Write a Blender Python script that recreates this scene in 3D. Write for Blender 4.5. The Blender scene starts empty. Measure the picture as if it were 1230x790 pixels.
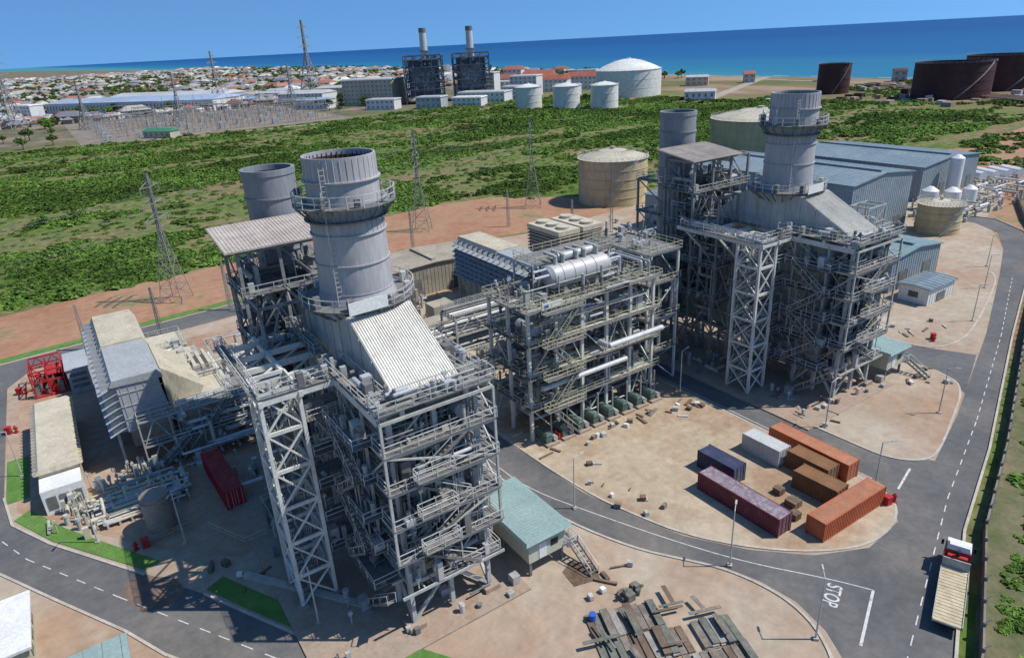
import bpy, math, random
from mathutils import Vector, Matrix, noise
random.seed(7)
R=random.uniform
SC=bpy.context.scene
# ---------------------------------------------------------------- materials
MATS={}
def mat(name,col,rough=.7,var=.18,scale=.6,metal=0.0,stretch=(1,1,1),col2=None,bump=0.0,spec=.3,objrand=0.0,fine=.22,stain=None):
    if name in MATS: return MATS[name]
    m=bpy.data.materials.new(name); m.use_nodes=True
    nt=m.node_tree; N=nt.nodes; L=nt.links
    bs=N['Principled BSDF']; bs.inputs['Roughness'].default_value=rough
    bs.inputs['Metallic'].default_value=metal
    bs.inputs['Specular IOR Level'].default_value=spec
    tc=N.new('ShaderNodeTexCoord'); mp=N.new('ShaderNodeMapping'); mp.inputs['Scale'].default_value=stretch
    L.new(tc.outputs['Object'],mp.inputs['Vector'])
    def nz_(sc,det=7,ro=.65):
        n=N.new('ShaderNodeTexNoise'); n.inputs['Scale'].default_value=sc; n.inputs['Detail'].default_value=det; n.inputs['Roughness'].default_value=ro
        L.new(mp.outputs[0],n.inputs['Vector']); return n.outputs['Fac']
    rp=N.new('ShaderNodeMapRange'); rp.inputs[1].default_value=.33; rp.inputs[2].default_value=.67
    L.new(nz_(scale),rp.inputs[0])
    mx=N.new('ShaderNodeMix'); mx.data_type='RGBA'
    c2=col2 if col2 else tuple(min(1,c*(1+var)) for c in col)
    c1=tuple(c*(1-var) for c in col) if not col2 else col
    mx.inputs[6].default_value=(*c1,1); mx.inputs[7].default_value=(*c2,1)
    L.new(rp.outputs[0],mx.inputs[0])
    out=mx.outputs[2]
    if stain:
        sc,colr,lo,hi,amt=stain
        r3=N.new('ShaderNodeMapRange'); r3.inputs[1].default_value=lo;r3.inputs[2].default_value=hi;r3.inputs[4].default_value=amt; L.new(nz_(sc,9,.7),r3.inputs[0])
        m3=N.new('ShaderNodeMix'); m3.data_type='RGBA'; L.new(r3.outputs[0],m3.inputs[0]); L.new(out,m3.inputs[6]); m3.inputs[7].default_value=(*colr,1); out=m3.outputs[2]
    if fine>0:
        mr=N.new('ShaderNodeMapRange'); mr.inputs[1].default_value=.3; mr.inputs[2].default_value=.7; mr.inputs[3].default_value=1-fine; mr.inputs[4].default_value=1+fine*.6
        L.new(nz_(scale*9,8,.7),mr.inputs[0]); vm=N.new('ShaderNodeVectorMath'); vm.operation='SCALE'; L.new(out,vm.inputs[0]); L.new(mr.outputs[0],vm.inputs['Scale']); out=vm.outputs[0]
    if objrand>0:
        oi=N.new('ShaderNodeObjectInfo'); mr=N.new('ShaderNodeMapRange'); mr.inputs[3].default_value=1-objrand; mr.inputs[4].default_value=1+objrand
        L.new(oi.outputs['Random'],mr.inputs[0])
        # patches of lighter / darker growth across the land
        n9=N.new('ShaderNodeTexNoise'); n9.inputs['Scale'].default_value=.018; n9.inputs['Detail'].default_value=5; L.new(oi.outputs['Location'],n9.inputs['Vector'])
        m9=N.new('ShaderNodeMapRange'); m9.inputs[1].default_value=.38; m9.inputs[2].default_value=.62; m9.inputs[3].default_value=.65; m9.inputs[4].default_value=1.4; L.new(n9.outputs[0],m9.inputs[0])
        mm=N.new('ShaderNodeMath'); mm.operation='MULTIPLY'; L.new(mr.outputs[0],mm.inputs[0]); L.new(m9.outputs[0],mm.inputs[1])
        vm=N.new('ShaderNodeVectorMath'); vm.operation='SCALE'; L.new(out,vm.inputs[0]); L.new(mm.outputs[0],vm.inputs['Scale']); out=vm.outputs[0]
    L.new(out,bs.inputs['Base Color'])
    if bump>0:
        n2=N.new('ShaderNodeTexNoise'); n2.inputs['Scale'].default_value=scale*6; n2.inputs['Detail'].default_value=6
        L.new(tc.outputs['Object'],n2.inputs['Vector'])
        bp=N.new('ShaderNodeBump'); bp.inputs['Strength'].default_value=bump; bp.inputs['Distance'].default_value=.2
        L.new(n2.outputs['Fac'],bp.inputs['Height']); L.new(bp.outputs[0],bs.inputs['Normal'])
    MATS[name]=m; return m
RUST=(.16,.09,.05)
steel=mat('steel_light',(.42,.43,.40),.6,.2,.5,stain=(1.3,RUST,.56,.75,.5))
steelw=mat('steel_white',(.60,.61,.57),.55,.14,.5,stain=(1.1,RUST,.62,.8,.45))
steeld=mat('steel_dark',(.17,.17,.165),.65,.3,.7)
grate=mat('grating',(.19,.185,.175),.8,.3,1.2)
rail=mat('handrail',(.48,.48,.45),.5,.2,.5)
railY=mat('handrail_yellow',(.46,.44,.30),.5,.2,.5)
casing=mat('casing',(.52,.50,.46),.6,.14,.35,stretch=(1,1,.3),stain=(.5,(.26,.20,.15),.54,.78,.4))
caseb=mat('casing_bright',(.64,.62,.55),.5,.10,.4,stretch=(1,.4,1),stain=(.5,(.36,.31,.24),.5,.75,.5))
stackm=mat('stack_paint',(.41,.40,.41),.5,.12,.5,stretch=(1,1,.12),stain=(.4,(.24,.20,.18),.52,.8,.4))
stackd=mat('stack_paint_blue',(.25,.26,.28),.5,.16,.5,stretch=(1,1,.12),stain=(.4,(.16,.14,.12),.52,.8,.4))
sooty=mat('stack_inside',(.10,.065,.045),.9,.3,.6)
silver=mat('aluminium_cladding',(.55,.56,.57),.38,.14,1,metal=.3)
pipeg=mat('pipe_grey',(.37,.37,.355),.5,.25,1)
concrete=mat('concrete',(.38,.34,.28),.9,.16,.15)
concr2=mat('concrete_plinth',(.36,.285,.22),.9,.2,.25,stain=(.25,(.24,.14,.09),.48,.66,.7))
beige=mat('beige_cladding',(.52,.47,.36),.6,.12,.3,stretch=(1,1,.4),stain=(.8,(.25,.20,.14),.52,.75,.5))
bluegrey=mat('bluegrey_roof',(.18,.235,.265),.5,.12,.08,stain=(.08,(.30,.31,.30),.5,.7,.4))
bluegw=mat('bluegrey_wall',(.26,.31,.34),.55,.10,.2)
tealroof=mat('green_roof',(.27,.37,.35),.5,.1,.3,stain=(.6,(.30,.27,.2),.55,.75,.4))
creamw=mat('cream_wall',(.50,.50,.38),.7,.1,.4)
greyroof=mat('louvre_grey',(.38,.40,.41),.5,.1,.3,stain=(.7,(.25,.2,.15),.55,.75,.5))
tanroof=mat('tan_roof',(.36,.32,.25),.8,.15,.15,stain=(.2,(.2,.17,.13),.5,.7,.6))
whitep=mat('white_paint',(.70,.70,.68),.5,.08,.4,stain=(.8,(.4,.36,.3),.58,.8,.4))
tankb=mat('tank_beige',(.50,.41,.25),.65,.14,.06,stretch=(1,1,.3),stain=(.2,(.3,.2,.1),.52,.7,.4))
tankt=mat('tank_roof',(.48,.44,.34),.7,.15,.08)
tankr=mat('tank_rust',(.075,.032,.030),.7,.25,.04,stretch=(1,1,.3))
tankw=mat('tank_white',(.64,.63,.59),.6,.08,.04,stain=(.05,(.4,.34,.27),.55,.72,.5))
darkglass=mat('dark_glass',(.03,.04,.05),.15,.1,1,spec=.6)
black=mat('black_rubber',(.02,.02,.02),.8,.2,1)
red=mat('red_paint',(.42,.03,.03),.5,.15,.6)
WORN=(.22,.14,.10)
orange=mat('container_orange',(.47,.12,.05),.6,.18,.5,stain=(1,WORN,.52,.7,.6))
maroon=mat('container_maroon',(.15,.035,.05),.6,.2,.5,stain=(1,WORN,.55,.72,.6))
navy=mat('container_navy',(.045,.055,.11),.6,.2,.5,stain=(1,WORN,.57,.75,.5))
cwhite=mat('container_white',(.50,.51,.51),.6,.12,.5,stain=(1,WORN,.56,.72,.6))
cbrown=mat('container_brown',(.24,.12,.055),.7,.25,.5,stain=(1,(.1,.06,.04),.5,.7,.6))
maroonr=mat('container_roof_worn',(.20,.15,.19),.7,.3,.9,stain=(1.4,(.36,.34,.34),.48,.62,.7))
oranger=mat('container_roof_orange',(.43,.17,.09),.7,.2,.7,stain=(1.2,(.30,.20,.14),.45,.65,.7))
rust=mat('rusty_plate',(.17,.12,.085),.8,.35,.5)
plank=mat('planks',(.20,.17,.14),.85,.35,1.2)
plank2=mat('planks_green',(.15,.155,.13),.85,.35,1.2)
wood=mat('wood_pale',(.50,.42,.28),.8,.2,.8)
kerbm=mat('kerb',(.44,.40,.34),.9,.18,.5)
paint=mat('road_paint',(.58,.58,.55),.7,.12,1.2,stain=(2,(.15,.15,.15),.5,.68,.7))
leaf=mat('leaf_a',(.058,.120,.020),.85,.40,.9,objrand=.35,spec=.1,fine=0)
leafb=mat('leaf_b',(.105,.165,.032),.85,.35,.9,objrand=.35,spec=.1,fine=0)
bark=mat('bark',(.10,.07,.05),.9,.3,2)
greenp=mat('green_machine',(.09,.14,.12),.5,.25,1)
bluep=mat('blue_paint',(.04,.12,.45),.5,.1,1)
# ---------------------------------------------------------------- mesh builder
class B:
    def __init__(s): s.v=[];s.f=[];s.m=[]
    def quad(s,pts,mi=0):
        n=len(s.v); s.v+= [tuple(p) for p in pts]; s.f.append(tuple(range(n,n+len(pts)))); s.m.append(mi)
    def hexa(s,P,mi=0):
        n=len(s.v); s.v+=[tuple(p) for p in P]
        for q in ((0,3,2,1),(4,5,6,7),(0,1,5,4),(1,2,6,5),(2,3,7,6),(3,0,4,7)):
            s.f.append(tuple(n+i for i in q)); s.m.append(mi)
    def box(s,x0,y0,z0,x1,y1,z1,mi=0):
        s.hexa([(x0,y0,z0),(x1,y0,z0),(x1,y1,z0),(x0,y1,z0),(x0,y0,z1),(x1,y0,z1),(x1,y1,z1),(x0,y1,z1)],mi)
    def obox(s,c,sz,a=0,mi=0):
        ca,sa=math.cos(a),math.sin(a); P=[]
        for dz in (-.5,.5):
            for dx,dy in ((-.5,-.5),(.5,-.5),(.5,.5),(-.5,.5)):
                x=dx*sz[0];y=dy*sz[1]; P.append((c[0]+x*ca-y*sa,c[1]+x*sa+y*ca,c[2]+dz*sz[2]))
        s.hexa(P,mi)
    def beam(s,p,q,w=.3,h=None,mi=0):
        p=Vector(p);q=Vector(q); d=q-p
        if d.length<1e-4: return
        d.normalize(); up=Vector((0,0,1)) if abs(d.z)<.95 else Vector((0,1,0))
        sx=d.cross(up).normalized(); sy=sx.cross(d).normalized()
        h=(h or w)+R(-.012,.012); w=w+R(-.012,.012)
        P=[]
        for c in (p,q):
            for a,bb in ((-.5,-.5),(.5,-.5),(.5,.5),(-.5,.5)): P.append(c+sx*a*w+sy*bb*h)
        s.hexa(P,mi)
    def cyl(s,p,q,r0,r1=None,n=16,mi=0,caps=True):
        r1=r0 if r1 is None else r1
        p=Vector(p);q=Vector(q);d=(q-p).normalized(); up=Vector((0,0,1)) if abs(d.z)<.95 else Vector((0,1,0))
        sx=d.cross(up).normalized(); sy=sx.cross(d).normalized(); k=len(s.v)
        for c,r in ((p,r0),(q,r1)):
            for i in range(n):
                a=2*math.pi*i/n; s.v.append(tuple(c+sx*r*math.cos(a)+sy*r*math.sin(a)))
        for i in range(n):
            j=(i+1)%n; s.f.append((k+i,k+j,k+n+j,k+n+i)); s.m.append(mi)
        if caps:
            s.f.append(tuple(range(k+n-1,k-1,-1))); s.m.append(mi); s.f.append(tuple(range(k+n,k+2*n))); s.m.append(mi)
    def ring(s,c,r0,r1,z0,z1,n=40,mi=0):
        k=len(s.v)
        for r,z in ((r0,z0),(r1,z0),(r1,z1),(r0,z1)):
            for i in range(n):
                a=2*math.pi*i/n; s.v.append((c[0]+r*math.cos(a),c[1]+r*math.sin(a),z))
        for t in range(4):
            u=(t+1)%4
            for i in range(n):
                j=(i+1)%n; s.f.append((k+t*n+i,k+t*n+j,k+u*n+j,k+u*n+i)); s.m.append(mi)
    def poly(s,pts,z,mi=0):
        s.quad([(p[0],p[1],z) for p in pts],mi)
    def slab(s,pts,z0,z1,mi=0):
        a=sum(pts[i][0]*pts[(i+1)%len(pts)][1]-pts[(i+1)%len(pts)][0]*pts[i][1] for i in range(len(pts)))
        if a<0: pts=pts[::-1]
        s.quad([(p[0],p[1],z1) for p in pts],mi)
        for i in range(len(pts)):
            p=pts[i];q=pts[(i+1)%len(pts)]
            s.quad([(p[0],p[1],z0),(q[0],q[1],z0),(q[0],q[1],z1),(p[0],p[1],z1)],mi)
    def rails(s,pts,z,mi=0,step=1.6,t=.07,h=1.1,close=False):
        P=list(pts)+([pts[0]] if close else [])
        for a,b in zip(P[:-1],P[1:]):
            L=math.hypot(b[0]-a[0],b[1]-a[1]); n=max(1,int(L/step))
            for i in range(n+1):
                u=i/n; x=a[0]+(b[0]-a[0])*u;y=a[1]+(b[1]-a[1])*u
                s.beam((x,y,z),(x,y,z+h),t,t,mi)
            s.beam((a[0],a[1],z+h),(b[0],b[1],z+h),t,t,mi)
            s.beam((a[0],a[1],z+h*.5),(b[0],b[1],z+h*.5),t*.8,t*.8,mi)
    def deck(s,x0,y0,x1,y1,z,dm=0,rm=1,rl=True):
        s.box(x0,y0,z-.05+R(-.01,.01),x1,y1,z+.03+R(-.01,.01),dm)
        e=.08
        if rl: s.rails([(x0+e,y0+e),(x1-e,y0+e),(x1-e,y1-e),(x0+e,y1-e)],z,rm,close=True)
    def stair(s,p,q,w=.9,mi=0,rm=1,side=None):
        p=Vector(p);q=Vector(q);d=q-p; hd=Vector((d.x,d.y,0)).normalized(); sd=Vector((-hd.y,hd.x,0))
        for k in (-.5,.5):
            s.beam(p+sd*w*k,q+sd*w*k,.08,.28,mi)
            s.beam(p+sd*w*k+Vector((0,0,1)),q+sd*w*k+Vector((0,0,1)),.07,.07,rm)
            for i in range(4):
                c=p+d*(i/3)+sd*w*k; s.beam(c,c+Vector((0,0,1)),.06,.06,rm)
        n=max(3,int(abs(d.z)/.3))
        for i in range(n):
            c=p+d*((i+.5)/n); s.obox(c,(.28,w,.04),math.atan2(hd.y,hd.x),mi)
    def build(s,name,mats,parent=None,smooth=False):
        me=bpy.data.meshes.new(name); me.from_pydata(s.v,[],s.f)
        for m in mats: me.materials.append(m)
        me.polygons.foreach_set('material_index',s.m)
        if smooth:
            me.polygons.foreach_set('use_smooth',[len(f)==4 for f in s.f])
        me.update()
        o=bpy.data.objects.new(name,me); bpy.context.collection.objects.link(o)
        if smooth:
            md=o.modifiers.new('es','EDGE_SPLIT'); md.split_angle=math.radians(40)
        if parent: o.parent=parent
        return o
def root(name,loc=(0,0,0),rz=0):
    e=bpy.data.objects.new(name,None); e.location=loc; e.rotation_euler=(0,0,rz); e.empty_display_size=.5
    bpy.context.collection.objects.link(e); return e
def dup(src,name,loc,rz=0):
    e=root(name,loc,rz)
    for c in src.children:
        n=c.copy(); bpy.context.collection.objects.link(n); n.parent=e
    return e
def frame(b,xs,ys,zs,cw=.4,bw=.28,mi=0,brace=.6,z0=None,inner=True):
    zb=zs[0] if z0 is None else z0
    for x in xs:
        for y in ys: b.beam((x,y,zb),(x,y,zs[-1]),cw,cw,mi)
    for z in zs[1:] if z0 is None else zs:
        for i,y in enumerate(ys):
            if inner or i in (0,len(ys)-1): b.beam((xs[0],y,z),(xs[-1],y,z),bw*.8,bw*1.5,mi)
        for i,x in enumerate(xs):
            if inner or i in (0,len(xs)-1): b.beam((x,ys[0],z-.02),(x,ys[-1],z-.02),bw*.75,bw*1.35,mi)
    for k in range(len(zs)-1):
        a,c=zs[k],zs[k+1]
        for y in (ys[0],ys[-1]):
            for i in range(len(xs)-1):
                if random.random()<brace:
                    t=random.random()
                    if t<.4: b.beam((xs[i],y,a),(xs[i+1],y,c),.16,.16,mi)
                    elif t<.7: b.beam((xs[i],y,c),(xs[i+1],y,a),.16,.16,mi)
                    else:
                        mx=(xs[i]+xs[i+1])/2; b.beam((xs[i],y,a),(mx,y,c),.16,.16,mi); b.beam((xs[i+1],y,a),(mx,y,c),.16,.16,mi)
        for x in (xs[0],xs[-1]):
            for i in range(len(ys)-1):
                if random.random()<brace:
                    if random.random()<.5: b.beam((x,ys[i],a),(x,ys[i+1],c),.16,.16,mi)
                    else: b.beam((x,ys[i],c),(x,ys[i+1],a),.16,.16,mi)
def clutter(b,x0,y0,x1,y1,z,n,hmax=1.6,mis=(0,1,2)):
    for _ in range(n):
        x=R(x0,x1);y=R(y0,y1);m=random.choice(mis);t=random.random();s=R(.25,1.0);h=R(.4,hmax)
        if t<.35: b.box(x-s/2,y-s/2,z,x+s/2,y+s/2*R(.5,1.5),z+h,m)
        elif t<.55: b.cyl((x,y,z),(x,y,z+h),s*.35,n=10,mi=m); b.ring((x,y),s*.3,s*.42,z+h*.8,z+h*.86,10,m)
        elif t<.8:
            L=R(1,3); 
            if random.random()<.5: L=min(L,x1-x); b.cyl((x,y,z+h*.6),(x+max(L,.3),y,z+h*.6),R(.08,.3),n=8,mi=m)
            else: L=min(L,y1-y); b.cyl((x,y,z+h*.6),(x,y+max(L,.3),z+h*.6),R(.08,.3),n=8,mi=m)
        else:
            b.cyl((x,y,z),(x,y,z+h*1.3),.08,n=6,mi=m); b.box(x-.2,y-.15,z+h,x+.2,y+.15,z+h+.4,m)
def pipes(b,x0,y0,z0,x1,y1,z1,n,r=(.08,.28),mis=(0,)):
    for _ in range(n):
        m=random.choice(mis); rr=R(*r); x=R(x0,x1);y=R(y0,y1);z=R(z0,z1); p=[Vector((x,y,z))]
        for k in range(random.randint(2,4)):
            q=p[-1].copy(); ax=random.choice((0,1,2)); q[ax]=R((x0,y0,z0)[ax],(x1,y1,z1)[ax]); p.append(q)
        for a,c in zip(p[:-1],p[1:]):
            if (a-c).length>.3: b.cyl(a,c,rr,n=8,mi=m)
# ================================================================ TERRAIN
def ground_material():
    m=bpy.data.materials.new('ground_cover'); m.use_nodes=True; nt=m.node_tree;N=nt.nodes;L=nt.links; bs=N['Principled BSDF']; bs.inputs['Roughness'].default_value=.95; bs.inputs['Specular IOR Level'].default_value=.1
    tc=N.new('ShaderNodeTexCoord'); sep=N.new('ShaderNodeSeparateXYZ'); L.new(tc.outputs['Object'],sep.inputs[0])
    def nz(sc,st=(1,1,1),det=8,ro=.6):
        mp=N.new('ShaderNodeMapping'); mp.inputs['Scale'].default_value=st; L.new(tc.outputs['Object'],mp.inputs[0])
        n=N.new('ShaderNodeTexNoise'); n.inputs['Scale'].default_value=sc; n.inputs['Detail'].default_value=det; n.inputs['Roughness'].default_value=ro; L.new(mp.outputs[0],n.inputs[0]); return n.outputs['Fac']
    def ramp(f,stops):
        r=N.new('ShaderNodeValToRGB'); L.new(f,r.inputs[0]); e=r.color_ramp.elements
        e[0].position=stops[0][0]; e[0].color=(*stops[0][1],1); e[1].position=stops[-1][0]; e[1].color=(*stops[-1][1],1)
        for p,c in stops[1:-1]: x=e.new(p); x.color=(*c,1)
        return r.outputs[0]
    def mix(f,a,b_):
        x=N.new('ShaderNodeMix'); x.data_type='RGBA'; L.new(f,x.inputs[0]); L.new(a,x.inputs[6]); L.new(b_,x.inputs[7]); return x.outputs[2]
    def mr(v,a,b_,c=0,d=1):
        x=N.new('ShaderNodeMapRange'); x.inputs[1].default_value=a;x.inputs[2].default_value=b_;x.inputs[3].default_value=c;x.inputs[4].default_value=d; L.new(v,x.inputs[0]); return x.outputs[0]
    grass=ramp(nz(.03,(.35,1.6,1),10,.74),[(.36,(.075,.135,.025)),(.44,(.12,.17,.04)),(.50,(.165,.185,.065)),(.555,(.21,.185,.09)),(.62,(.29,.17,.10)),(.70,(.33,.21,.14))])
    g2=ramp(nz(.35,det=8),[(.35,(.55,.55,.55)),(.65,(1.1,1.1,1.1))])
    mu=N.new('ShaderNodeMix'); mu.data_type='RGBA'; mu.blend_type='MULTIPLY'; mu.inputs[0].default_value=1; L.new(grass,mu.inputs[6]); L.new(g2,mu.inputs[7]); grass=mu.outputs[2]
    town=ramp(nz(.02,det=10,ro=.75),[(.38,(.07,.095,.045)),(.50,(.15,.13,.09)),(.62,(.27,.21,.155))])
    sand=ramp(nz(.012,(1,.5,1),10,.7),[(.40,(.10,.13,.045)),(.5,(.20,.145,.085)),(.62,(.30,.22,.155))])
    wob=nz(.006,det=4)
    a=N.new('ShaderNodeMath'); a.operation='MULTIPLY_ADD'; L.new(wob,a.inputs[0]); a.inputs[1].default_value=260; L.new(sep.outputs['Y'],a.inputs[2])
    c=mix(mr(a.outputs[0],680,760),grass,town)
    a2=N.new('ShaderNodeMath'); a2.operation='MULTIPLY_ADD'; L.new(wob,a2.inputs[0]); a2.inputs[1].default_value=200; L.new(sep.outputs['X'],a2.inputs[2])
    c=mix(mr(a2.outputs[0],580,640),c,sand)
    L.new(c,bs.inputs['Base Color'])
    bp=N.new('ShaderNodeBump'); bp.inputs['Strength'].default_value=.5; bp.inputs['Distance'].default_value=.4; L.new(nz(.8,det=8),bp.inputs['Height']); L.new(bp.outputs[0],bs.inputs['Normal'])
    return m
gb=B()
xs=[-60000,-3000,-300,0,200,500,735,765,900,60000]; zsx=[0,0,0,0,0,0,0,-3,-8,-8]
ys=[-60000,-3000,-200,0,200,500,900,1600,2600,6000,12000,60000]
def off(y):
    if y<700: return 0
    if y<2700: return min(95,(y-700)*.1)
    if y<=12000: return 95-(y-2700)*.07
    return -556-(y-12000)*.3
for j,y in enumerate(ys):
    for i,x in enumerate(xs):
        o_=off(y)
        if x in(-60000,60000): o_=0
        elif x<600 and y<3000: o_=0
        gb.v.append((x+o_,y,zsx[i]))
nx=len(xs)
for j in range(len(ys)-1):
    for i in range(nx-1): gb.f.append((j*nx+i,j*nx+i+1,(j+1)*nx+i+1,(j+1)*nx+i)); gb.m.append(0)
gb.build('ground',[ground_material()])
# sea
sm=bpy.data.materials.new('sea_water'); sm.use_nodes=True; nt=sm.node_tree;N=nt.nodes;L=nt.links;bs=N['Principled BSDF']
bs.inputs['Roughness'].default_value=.5; bs.inputs['Specular IOR Level'].default_value=.12
tc=N.new('ShaderNodeTexCoord'); sep=N.new('ShaderNodeSeparateXYZ'); L.new(tc.outputs['Object'],sep.inputs[0])
mp=N.new('ShaderNodeMapping'); mp.inputs['Scale'].default_value=(.004,.0012,1); L.new(tc.outputs['Object'],mp.inputs[0])
nz=N.new('ShaderNodeTexNoise'); nz.inputs['Scale'].default_value=1; nz.inputs['Detail'].default_value=8; L.new(mp.outputs[0],nz.inputs[0])
ma=N.new('ShaderNodeMath'); ma.operation='MULTIPLY_ADD'; L.new(nz.outputs[0],ma.inputs[0]); ma.inputs[1].default_value=600; L.new(sep.outputs['X'],ma.inputs[2])
mr=N.new('ShaderNodeMapRange'); mr.inputs[1].default_value=1000; mr.inputs[2].default_value=4600; L.new(ma.outputs[0],mr.inputs[0])
rp=N.new('ShaderNodeValToRGB'); L.new(mr.outputs[0],rp.inputs[0]); e=rp.color_ramp.elements
e[0].color=(.05,.22,.25,1); e[1].color=(.005,.065,.20,1); x=e.new(.05); x.color=(.022,.15,.245,1); x=e.new(.2); x.color=(.010,.095,.235,1)
L.new(rp.outputs[0],bs.inputs['Base Color'])
n2=N.new('ShaderNodeTexNoise'); n2.inputs['Scale'].default_value=.15; n2.inputs['Detail'].default_value=5; L.new(tc.outputs['Object'],n2.inputs[0])
bp=N.new('ShaderNodeBump'); bp.inputs['Strength'].default_value=.3; L.new(n2.outputs[0],bp.inputs['Height']); L.new(bp.outputs[0],bs.inputs['Normal'])
sb=B(); 
P=[(738+off(y),y) for y in ys]
for a,c in zip(P[:-1],P[1:]): sb.quad([(a[0],a[1],-1),(60000,a[1],-1),(60000,c[1],-1),(c[0],c[1],-1)])
sb.build('sea',[sm])
fb=B()
foam=mat('surf_foam',(.5,.55,.55),.8,.1,.05)
y=-400
while y<2500:
    L_=R(20,90); x=752+off(y)+R(0,14); fb.quad([(x,y,-.95),(x+R(1,3),y,-.95),(x+R(1,3),y+L_,-.95),(x-1,y+L_,-.95)]); y+=L_*R(.8,1.9)
fb.build('surf',[foam])
asph=mat('asphalt',(.095,.095,.097),.9,.0,.10,col2=(.150,.148,.145),bump=.05,stain=(.05,(.20,.165,.13),.5,.72,.6))
yardc=mat('yard_concrete',(.33,.265,.195),.95,.0,.06,col2=(.44,.375,.295),bump=.1,stain=(.035,(.34,.20,.125),.46,.64,.75))
sandy=mat('sandy_pad',(.36,.285,.20),.95,0,.08,col2=(.46,.38,.28),bump=.15,stain=(.06,(.30,.19,.115),.47,.60,.8))
yardr=mat('laterite_yard',(.32,.185,.115),.95,0,.09,col2=(.41,.30,.215),bump=.15,stain=(.06,(.43,.37,.30),.5,.62,.6))
dirt=mat('red_dirt',(.29,.145,.08),.95,0,.05,col2=(.41,.24,.15),bump=.3,stain=(.05,(.15,.16,.065),.53,.66,.85))
lawn=mat('lawn',(.07,.165,.03),.95,0,.5,col2=(.13,.24,.055),bump=.5,stain=(.3,(.24,.2,.1),.55,.7,.6))
verge=mat('verge_scrub',(.075,.10,.035),.95,0,.2,col2=(.20,.165,.10),bump=.4)
b=B(); b.poly([(-200,117),(-37,117),(-14,114),(15,122),(57,131),(95,121),(140,112),(150,140),(120,172),(95,176),(60,170),(23,155),(-38,146),(-200,140)],.008)
b.poly([(250,118),(330,100),(430,110),(520,60),(400,20),(300,0),(160,0),(200,60)],.004)
b.poly([(-70,104),(45,104),(60,131),(57,131),(15,122),(-14,114),(-37,117),(-70,117)],.009)
b.build('earth_track',[dirt])
b=B(); b.poly([(0,-60),(20,-43.2),(39,-35.5),(58,-27.6),(78,-21.5),(122,-6.3),(160,5.7),(185,14),(210,28),(235,40),(300,50),(340,0),(200,-60),(60,-110),(0,-110)],.012); b.build('verge',[verge])
b=B(); b.poly([(-80,113),(40,113),(62,128),(100,118),(170,125),(262,118),(275,55),(205,36),(160,9),(122,-5),(78,-20),(58,-26),(39,-34),(-5,-60),(-80,-60)],.016)
b.build('yard',[yardc])
b=B(); b.slab([(-34.5,50),(-28,41),(-20,30),(-12,22),(-4,24),(-4,60),(20,62),(20,100),(-34,101)],.017,.03)
b.build('laterite_yard',[yardr])
b=B()
rl=[(2,-42),(20,-34),(31.8,-28.5),(37.6,-26.5),(61.6,-19.1),(84,-13),(119,-1.8),(156,11.5),(177,19.5),(192,27),(199,36),(196,50)]
rr=[(2,-50),(20,-41),(33,-36),(39,-34),(58,-26),(78,-20),(122,-5),(159,7),(180,14),(198,23),(207,34),(204,50)]
b.poly(rl+rr[::-1],.022)
b.build('road',[asph])
b=B(); b.poly([(20.5,60),(21,24),(21.5,12),(23,3),(26,-5),(29,-9.5),(31.5,-13),(33,-17),(33.5,-21),(32.5,-25),(30,-29.2),(38,-27),(62,-19.5),(70,-17),(66,-12),(65,0),(65,60),(59,60),(59,0),(59.5,-15),(54,-20.5),(47,-21),(41,-18),(36,-13),(32,-7),(30,-1),(28,7),(27,24),(27,60)],.026)
b.poly([(97,60),(103,60),(103,5),(108,-5),(92,-10.5),(97,-4)],.026)
b.build('road',[asph])
b=B()
lt=[(-36,97),(-36,55),(-35,47),(-31,39.5),(-26,32),(-22,26),(-17,18.5),(-14,13),(-9,4),(-5,-1.5),(6,-18),(14,-30)]
lb=[(-43.5,97),(-43.5,50),(-40,42),(-36,36.5),(-31,28),(-25,18),(-22,12),(-18,6),(-12,-3),(0,-22),(8,-35)]
b.poly(lt+lb[::-1],.022)
b.poly([(-90,104),(-90,111),(-36,111),(12,116),(45,122),(46,118),(14,108),(-30,104)],.03)
b.poly([(-43.5,97),(-36,97),(-32,104),(-48,104)],.034)
b.build('road',[asph])
b=B()
P=[]
for i in range(28):
    a=i*2*math.pi/28; rr_=1+.28*noise.noise(Vector((math.cos(a)*1.4,math.sin(a)*1.4,3))); x=4.2*rr_*math.cos(a); y=2.3*rr_*math.sin(a); t=-1.0; P.append((-21.6+x*math.cos(t)-y*math.sin(t),22.6+x*math.sin(t)+y*math.cos(t)))
b.poly(P,.026); b.build('soil_patch',[mat('laterite_stain',(.20,.13,.09),.95,.3,.5,stain=(.6,(.12,.11,.10),.45,.6,.9))])
def kerb(pts,name='kerb',w=.3,h=.14,z=0.0):
    k=B()
    for a,c in zip(pts[:-1],pts[1:]):
        d=Vector((c[0]-a[0],c[1]-a[1],0)); n=Vector((-d.y,d.x,0)).normalized()*w/2
        A_=Vector((*a,0));C=Vector((*c,0))
        k.hexa([A_-n+Vector((0,0,z)),C-n+Vector((0,0,z)),C+n+Vector((0,0,z)),A_+n+Vector((0,0,z)),A_-n+Vector((0,0,z+h)),C-n+Vector((0,0,z+h+.001)),C+n+Vector((0,0,z+h)),A_+n+Vector((0,0,z+h+.001))])
    return k.build(name,[kerbm])
def smooth(pts,it=2,closed=False):
    for _ in range(it):
        o=[pts[0]]
        for a,c in zip(pts[:-1],pts[1:]):
            o.append((a[0]*.75+c[0]*.25,a[1]*.75+c[1]*.25)); o.append((a[0]*.25+c[0]*.75,a[1]*.25+c[1]*.75))
        o.append(pts[-1]); pts=o
    return pts
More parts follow.
